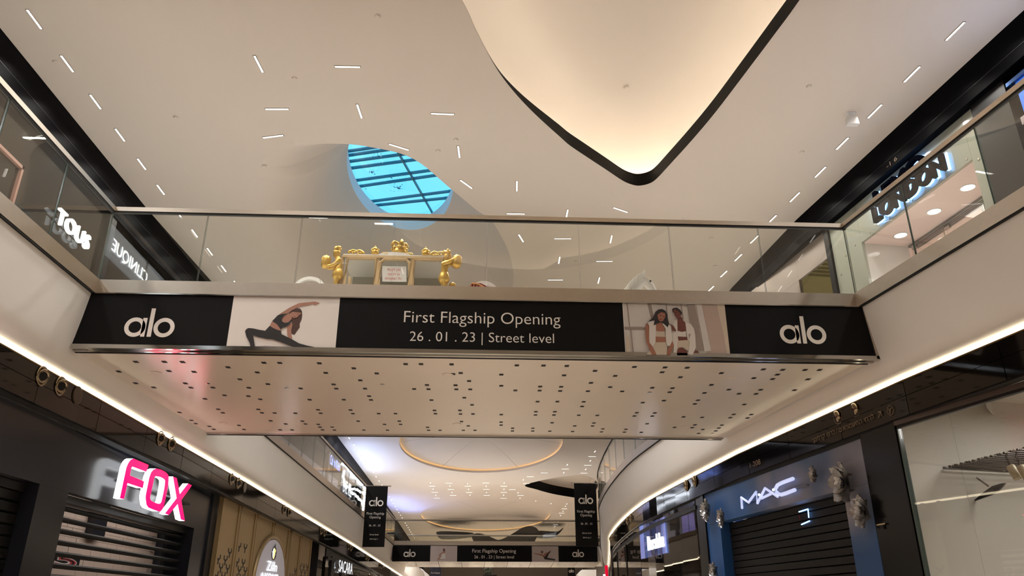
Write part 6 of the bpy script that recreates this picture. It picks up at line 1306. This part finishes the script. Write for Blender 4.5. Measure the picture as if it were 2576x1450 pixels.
def crest(nm, x, z, s, k):
    random.seed(k); mb = MB()
    if nm == 'small_crown':
        mb.lathe([(.05 * s, 0), (.055 * s, .05 * s), (.045 * s, .075 * s)], (x, CY + .02, z), n=14)
        for i in range(6):
            a = 2 * PI * i / 6; mb.ball((x + .045 * s * math.cos(a), CY + .02 + .045 * s * math.sin(a), z + .085 * s), .018 * s, n=8, m=6)
        mb.ball((x, CY + .02, z + .10 * s), .034 * s, n=10, m=8); mb.ball((x, CY + .02, z + .14 * s), .014 * s, n=8, m=6)
    else:
        for sgn in (-1, 1):
            mb.tube([(x + sgn * .11 * s * math.cos(t) * (1 - t / 9), CY - .01, z + .02 * s + .05 * s * math.sin(t * 1.4) ** 2) for t in [i * .35 for i in range(9)]], [.018 * s * (1 - i / 14) for i in range(9)], 7)
        for i in range(7): mb.ball((x + random.uniform(-.1, .1) * s, CY - .015, z + random.uniform(0, .05) * s), .018 * s, n=7, m=5)
    mb.build(nm, M_gold, ca, smooth=True)
crest('small_crown', -1.69, 6.945, 1.15, 1); crest('small_crown', -.86, 6.945, 1.15, 2); crest('scroll_crest', -1.99, 6.94, 1.15, 3); crest('scroll_crest', -.66, 6.94, 1.15, 4)
for x in (-1.52, -1.12): crest('scroll_crest', x, 6.955, .5, 5)
# wheels and undercarriage below
for x, r in ((-2.35, .38), (-.45, .30)):
    for y in (CY - .12, CY + .98):
        mb = MB(); mb.tube([(x + r * math.cos(2 * PI * i / 28), y, 5.30 + r + r * math.sin(2 * PI * i / 28)) for i in range(28)], .022, 6, closed=True); wh = mb.build('wheel', M_gold, ca, smooth=True)
        for i in range(10):
            a = 2 * PI * i / 10; mb = MB(); mb.tube([(x, y, 5.30 + r), (x + r * math.cos(a), y, 5.30 + r + r * math.sin(a))], .010, 5); mb.build('spoke', M_gold, wh)
        mb = MB(); mb.lathe([(.05, -.04), (.05, .04)], (x, y, 5.30 + r), (0, 1, 0), 14); mb.build('hub', M_gold, wh)
mb = MB(); mb.tube([(-2.5, CY + .43, 5.66), (-.3, CY + .43, 5.66)], .03, 8); mb.tube([(-2.35, CY - .1, 5.68), (-2.35, CY + .96, 5.68)], .02, 8); mb.tube([(-.45, CY - .1, 5.60), (-.45, CY + .96, 5.60)], .02, 8); mb.build('undercarriage', M_gold, ca)
# gilded corner figures: one continuous body each
def cherub(label, x, y, z, s, face, arm_up):
    t = thing('gilded_figure', label, 'statue', (x, y, z - .42 * s))
    f = face
    V = [((x, y, z), .060 * s), ((x + .005 * f, y, z + .10 * s), .064 * s), ((x + .02 * f, y, z + .185 * s), .066 * s), ((x + .03 * f, y, z + .245 * s), .036 * s), ((x + .045 * f, y, z + .30 * s), .066 * s), ((x + .05 * f, y, z + .355 * s), .076 * s), ((x + .05 * f, y, z + .395 * s), .058 * s)]
    E_ = [(0, 1), (1, 2), (2, 3), (3, 4), (4, 5), (5, 6)]
    def limb(start, pts):
        p = start
        for co, r in pts: V.append((co, r)); E_.append((p, len(V) - 1)); p = len(V) - 1
    for sd in (-1, 1):
        yy = y + sd * .062 * s
        if arm_up: limb(2, [((x - .01 * f, yy, z + .19 * s), .042 * s), ((x + .09 * f, yy - .02 * s, z + .215 * s), .038 * s), ((x + .185 * f, y + sd * .05 * s - .02 * s, z + .30 * s), .024 * s), ((x + .20 * f, y + sd * .03 * s - .02, z + .34 * s), .022 * s)])
        else: limb(2, [((x - .01 * f, yy, z + .19 * s), .042 * s), ((x + .06 * f, yy, z + .09 * s), .038 * s), ((x + .17 * f, y + sd * .05 * s, z + .075 * s), .024 * s), ((x + .20 * f, y + sd * .04 * s, z + .085 * s), .022 * s)])
        limb(0, [((x - .01 * f, y + sd * .04 * s, z - .09 * s), .046 * s), ((x + .02 * f, y + sd * .045 * s, z - .22 * s), .036 * s), ((x - .01 * f, y + sd * .045 * s, z - .38 * s), .026 * s), ((x + .05 * f, y + sd * .045 * s, z - .405 * s), .022 * s)])
    skin('body', V, E_, M_gold, t)
    mb = MB(); mb.lathe([(.066 * s, .05), (.08 * s, .0), (.10 * s, -.07 * s), (.075 * s, -.13 * s), (.04 * s, -.16 * s)], (x, y, z), n=14); mb.build('drapery', M_gold, t, smooth=True)
    mb = MB()
    for i in range(14): mb.ball((x + .045 * f + random.uniform(-.05, .05) * s - .015 * f, y + random.uniform(-.05, .05) * s, z + (.40 + random.uniform(0, .04)) * s), .030 * s, n=7, m=5)
    mb.build('curled_hair', M_gold, t, smooth=True)
    if True:
        dx, dz = (.235 * f, .24 * s) if arm_up else (.245 * f, .17 * s)
        mb = MB(); mb.lathe([(0, -.115 * s), (.055 * s, -.11 * s), (.078 * s, -.06 * s), (.082 * s, .04 * s), (.072 * s, .09 * s), (.05 * s, .105 * s), (0, .11 * s)], (x + dx * .85, y - .03 * arm_up, z + dz), (0, 0, 1) if not arm_up else (.1, 0, 1), 18); mb.ball((x + dx * .85, y - .03 * arm_up, z + dz + .12 * s), .018 * s); mb.build('drum', M_gold, t, smooth=True)
    mb = MB(); mb.lathe([(.05, 0), (.06, .05), (.04, .08), (.04, z - .42 * s - 5.28 - .05), (.06, z - .42 * s - 5.28)], (x, y, 5.28), n=14); mb.build('pedestal', M_gold, t, smooth=True)
cherub('gilded cherub statue holding a drum out at the left carriage corner', -2.25, CY - .03, 6.62, .96, -1, False)
cherub('gilded cherub statue with raised arms at the right carriage corner', -.54, CY - .05, 6.58, .98, 1, True)
t = thing('gilded_pedestal', 'short ornate gilded pedestal right of the carriage', 'ornament', (-.43, CY, 5.28))
mb = MB(); mb.lathe([(.07, 0), (.07, .1), (.05, .2), (.055, .8), (.075, .95), (.08, 1.06), (.06, 1.12)], (-.40, CY, 5.28), n=14); mb.build('column', M_gold, t, smooth=True)
mb = MB(); mb.ball((-.40, CY, 6.42), .06, n=12, m=8); mb.build('cap', M_gold, t, smooth=True)
t = thing('gilded_lamp', 'low gilded finial lamp at the far right of the carriage', 'ornament', (-.22, CY, 5.28))
mb = MB(); mb.lathe([(.05, 0), (.03, .1), (.03, .95), (.09, 1.02), (.07, 1.07), (.02, 1.09)], (-.26, CY, 5.28), n=14); mb.build('stand', M_gold, t, smooth=True); mb = MB(); mb.ball((-.26, CY, 6.39), .022); mb.build('finial', M_chrome, t, smooth=True)
# white hoops with bead strings
def hoop(label, x, zt, r, bx, bz):
    t = thing('white_hoop', label, 'arch', (x, CY + .5, 5.28)); c = zt - r
    mb = MB(); k = 48
    o = [(x + r * math.cos(2 * PI * i / k), c + r * math.sin(2 * PI * i / k)) for i in range(k)]; n_ = [(x + (r - .055) * math.cos(2 * PI * i / k), c + (r - .055) * math.sin(2 * PI * i / k)) for i in range(k)]
    for i in range(k):
        j = (i + 1) % k
        for y in (CY + .47, CY + .53): mb.face([(o[i][0], y, o[i][1]), (o[j][0], y, o[j][1]), (n_[j][0], y, n_[j][1]), (n_[i][0], y, n_[i][1])])
        for q in (o, n_): mb.face([(q[i][0], CY + .47, q[i][1]), (q[j][0], CY + .47, q[j][1]), (q[j][0], CY + .53, q[j][1]), (q[i][0], CY + .53, q[i][1])])
    mb.build('ring', M_whitegloss, t)
    mb = MB(); mb.box((x - .25, CY + .35, 5.28), (x + .25, CY + .65, c - r + .06)); mb.build('foot', M_whitegloss, t)
    bs_ = thing('bead_string', 'string of small clear beads running from the ' + ('left' if x < -1.3 else 'right') + ' white hoop towards the carriage', 'garland', (bx, CY + .4, 6.2))
    mb = MB(); sx = x + (.16 if bx > x else -.16); sz = zt - .04
    for i in range(26):
        u = i / 25; mb.ball((sx + (bx - sx) * u, CY + .40, sz + (bz - sz) * u - .05 * math.sin(PI * u)), .009, n=6, m=4)
    mb.build('beads', M_chrome, bs_, smooth=True)
hoop('white round hoop standing left of the gilt carriage', -2.80, 6.74, .29, -2.38, 6.2)
hoop('white round hoop standing right of the carriage over red velvet', .11, 6.72, .27, -.22, 6.2)
# red velvet hammer cloth with tassels
rv_ = thing('velvet_drape', 'deep red velvet drape with a fringe of golden tassels inside the right white hoop', 'drape', (.05, CY + .2, 5.28))
rp = [(-.13, 6.46), (-.09, 6.52), (.05, 6.53), (.14, 6.49), (.22, 6.36), (.26, 6.2), (.26, 5.6), (-.13, 5.6)]
mb = MB(); mb.prism([(x, CY + .12, z) for x, z in rp], (0, .35, 0)); mb.build('cloth', M_red, rv_)
mb = MB(); mb.tube([(-.09, CY + .11, 6.52), (.0, CY + .11, 6.515), (.12, CY + .11, 6.45), (.20, CY + .11, 6.36), (.25, CY + .11, 6.24)], .013, 7); mb.build('braid', M_tassel, rv_)
for i, (x, z) in enumerate(((-.10, 6.50), (-.055, 6.50), (-.005, 6.49), (.045, 6.47), (.09, 6.44), (.13, 6.41), (.165, 6.37))):
    mb = MB(); mb.lathe([(.004, 0), (.004, -.03), (.012, -.045), (.02, -.085), (0, -.09)], (x, CY + .10, z), n=8); mb.build('tassel', M_tassel, rv_, smooth=True)
mb = MB(); cb(mb, -.10, .24, 5.28, 5.6, CY + .14, CY + .45); mb.build('plinth', M_gold, rv_)
# white horse statue
hz = thing('horse_statue', 'white horse statue with a plaited mane on the right half of the footbridge', 'statue', (2.2, CY, 5.28))
y = CY; g0 = 5.28
H = [((2.20, y, 6.02), (.20, .24)), ((1.85, y, 6.00), (.20, .24)), ((1.50, y, 6.04), (.17, .22)), ((2.40, y, 6.10), (.15, .20)), ((2.50, y, 6.30), (.115, .15)), ((2.60, y, 6.47), (.095, .12)), ((2.70, y, 6.575), (.075, .10)), ((2.775, y, 6.57), (.068, .085)), ((2.86, y, 6.45), (.058, .07)), ((2.93, y, 6.30), (.045, .05)), ((2.965, y, 6.22), (.045, .045)), ((1.38, y, 6.02), (.04, .05)), ((1.30, y, 5.80), (.03, .03)), ((1.29, y, 5.5), (.04, .04))]
E_ = [(0, 1), (1, 2), (0, 3), (3, 4), (4, 5), (5, 6), (6, 7), (7, 8), (8, 9), (9, 10), (2, 11), (11, 12), (12, 13)]
for sd in (-1, 1):
    for base, pts in ((3, [((2.38, y + sd * .12, 5.85), .075), ((2.42, y + sd * .12, 5.62), .045), ((2.40, y + sd * .12, 5.40), .032), ((2.44, y + sd * .12, 5.31), .042)]), (2, [((1.52, y + sd * .12, 5.88), .09), ((1.62, y + sd * .12, 5.72), .06), ((1.46, y + sd * .12, 5.55), .036), ((1.50, y + sd * .12, 5.40), .03), ((1.54, y + sd * .12, 5.31), .042)])):
        p = base
        for c_, r in pts: H.append((c_, r)); E_.append((p, len(H) - 1)); p = len(H) - 1
skin('body', H, E_, M_whitegloss, hz)
for sd in (-1, 1):
    mb = MB(); mb.lathe([(.024, 0), (.028, .04), (.018, .08), (0, .115)], (2.735, y + sd * .04, 6.655), (.25, sd * .15, 1), 10, sq=(1, .6)); mb.build('ear', M_whitegloss, hz, smooth=True)
    mb = MB(); mb.ball((2.835, y + sd * .066, 6.545), .017, n=10, m=8); mb.build('eye', M_hole, hz, smooth=True)
for i in range(13):
    u = i / 12; x_, z_ = 2.42 + .29 * u, 6.37 + .31 * u - .06 * math.sin(PI * u) * (-.6)
    mb = MB(); mb.tube([(x_, y - .01, z_), (x_ - .03, y - .09, z_ - .03), (x_ - .04, y - .12, z_ - .11), (x_ - .02, y - .125, z_ - .17)], [.022, .026, .02, .008], 7); mb.build('mane_lock', M_whitegloss, hz, smooth=True)

# ---------------------------------------------------------------- far end
M_fin = mat('black_fin', (22, 19, 18), .35, var=.15)
def fin(label, pts, y, dep):
    t = thing('ceiling_fin', label, 'ceiling feature', (pts[0][0], y, pts[0][1]))
    mb = MB(); s = [(v.x, v.y) for v in spline([Vector((a, b, 0)) for a, b in pts], 4)]; mb.prism([(a, y, b) for a, b in s], (0, dep, 0)); mb.build('fin_shell', M_fin, t)
fin('large black curved ceiling fin with a high rounded right lobe beyond the far footbridge', [(-0.043, 6.566), (0.192, 6.706), (0.547, 6.73), (1.024, 6.613), (1.515, 6.417), (1.946, 6.277), (2.48, 6.449), (3.104, 6.792), (3.702, 7.137), (4.242, 7.283), (4.676, 7.199), (4.916, 7.0), (4.939, 6.726), (4.619, 6.118), (4.497, 5.807), (0.326, 5.793), (0.203, 6.102)], 60, 1.5)
fin('flat black ceiling fin at the left beyond the far footbridge', [(-2.712, 7.028), (-1.184, 7.035), (0.105, 6.923), (-0.718, 6.773), (-1.784, 6.681), (-2.549, 6.736)], 62, 3)
fin('small grey-black ceiling fin with a slanting tip at the right beyond the far footbridge', [(5.06, 7.121), (6.514, 7.068), (6.954, 7.306), (7.047, 7.307), (6.571, 6.832), (5.734, 6.711), (5.025, 6.797)], 62, 2)
# objects below the far footbridge
q = [(-3.15, 62.0, 4.321), (-2.311, 62.0, 4.323), (-2.291, 62.0, 3.759)]
t = thing('hanging_banner', 'tiny dark banner below the far footbridge at left', 'banner', (q[0][0], 62, q[2][2]))
mb = MB(); mb.box((q[0][0], 62, q[2][2] - .8), (q[1][0], 62.05, q[0][2] + .3)); mb.build('banner_cloth', mat('navy_banner', (28, 30, 52), .5), t)
text('lettering', 'First Flagship', [M_print_white], ((q[0][0] + q[1][0]) / 2, 61.97, q[0][2] - .30), (1, 0, 0), (q[1][0] - q[0][0]) * .8, None, parent=t)
q = [(7.304, 62.0, 4.286), (7.852, 62.0, 4.288), (7.836, 62.0, 3.776)]
t = thing('hanging_banner', 'tiny black banner below the far footbridge at right', 'banner', (q[0][0], 62, q[2][2]))
mb = MB(); mb.box((q[0][0], 62, q[2][2] - .8), (q[1][0], 62.05, q[0][2] + .3)); mb.build('banner_cloth', M_banner, t)
mb = MB(); alo_mb(mb, ((q[0][0] + q[1][0]) / 2, 61.98, q[0][2] - .12), .16, (1, 0, 0), lift=.01); mb.build('word_mark', M_print_white, t, recalc=False)
for lb, pts in (('pale slanting stair flank under the far footbridge at left', [(-4.992, 4.167), (-3.565, 4.17), (-3.043, 3.749), (-3.018, 3.147), (-4.935, 3.145)]), ('lilac white slanting stair flank under the far footbridge at right', [(7.916, 4.115), (8.888, 4.117), (8.847, 3.163), (7.571, 3.161), (7.592, 3.795)])):
    t = thing('stair_flank', lb, 'stair', (pts[0][0], 58, pts[3][1])); mb = MB(); mb.prism([(a, 58, b) for a, b in pts], (0, 1.2, 0)); mb.build('flank', M_white, t)
q = [(0.882, 64.0, 3.98), (1.969, 64.0, 3.982), (1.095, 64.0, 4.301)]
t = thing('planter', 'dark planter with a small green bush under the far footbridge', 'planter', (q[0][0], 64, q[0][2] - 1))
mb = MB(); mb.hexa([(q[0][0] + .15, 64, q[0][2] - .7), (q[1][0] - .15, 64, q[0][2] - .7), (q[1][0] - .15, 65, q[0][2] - .7), (q[0][0] + .15, 65, q[0][2] - .7), (q[0][0], 64, q[0][2]), (q[1][0], 64, q[0][2]), (q[1][0], 65, q[0][2]), (q[0][0], 65, q[0][2])]); mb.build('trough', M_char, t)
mb = MB()
for i in range(160):
    a = random.random() * 6.28; r = random.random() ** .5 * .36; c = Vector((q[0][0] + .42 + r * math.cos(a), 64.4 + r * math.sin(a), q[0][2] + .05 + random.random() * .5)); d = Vector((random.uniform(-1, 1), random.uniform(-1, 1), random.uniform(-1, 1))).normalized() * .1; e = Vector((d.y, -d.x, .03))
    mb.face([c - d, c + e * .4, c + d, c - e * .4])
tag(mb.build('foliage', mat('leaf_green', (52, 74, 40), .7, var=.4), t, recalc=False), kind='stuff')
fw = empty_struct('wall_far_level')
mb = MB(); mb.box((-9, 84, -4), (13, 84.2, 3.0)); mb.build('storefront_base', mat('far_store', (70, 64, 62), .4), fw)
for i in range(14):
    x = -7 + i * 1.35; mb = MB(); mb.box((x, 83.8, -2), (x + 1.1, 83.95, 2.2)); mb.build('lit_window', mat('far_lit', random.choice([(190, 186, 180), (150, 140, 150), (205, 196, 176), (90, 80, 82)]), .5, emit=.25), fw)
lamp('far_light', (1, 73, 6.2), 1800, 10, 16, WARM, 170)
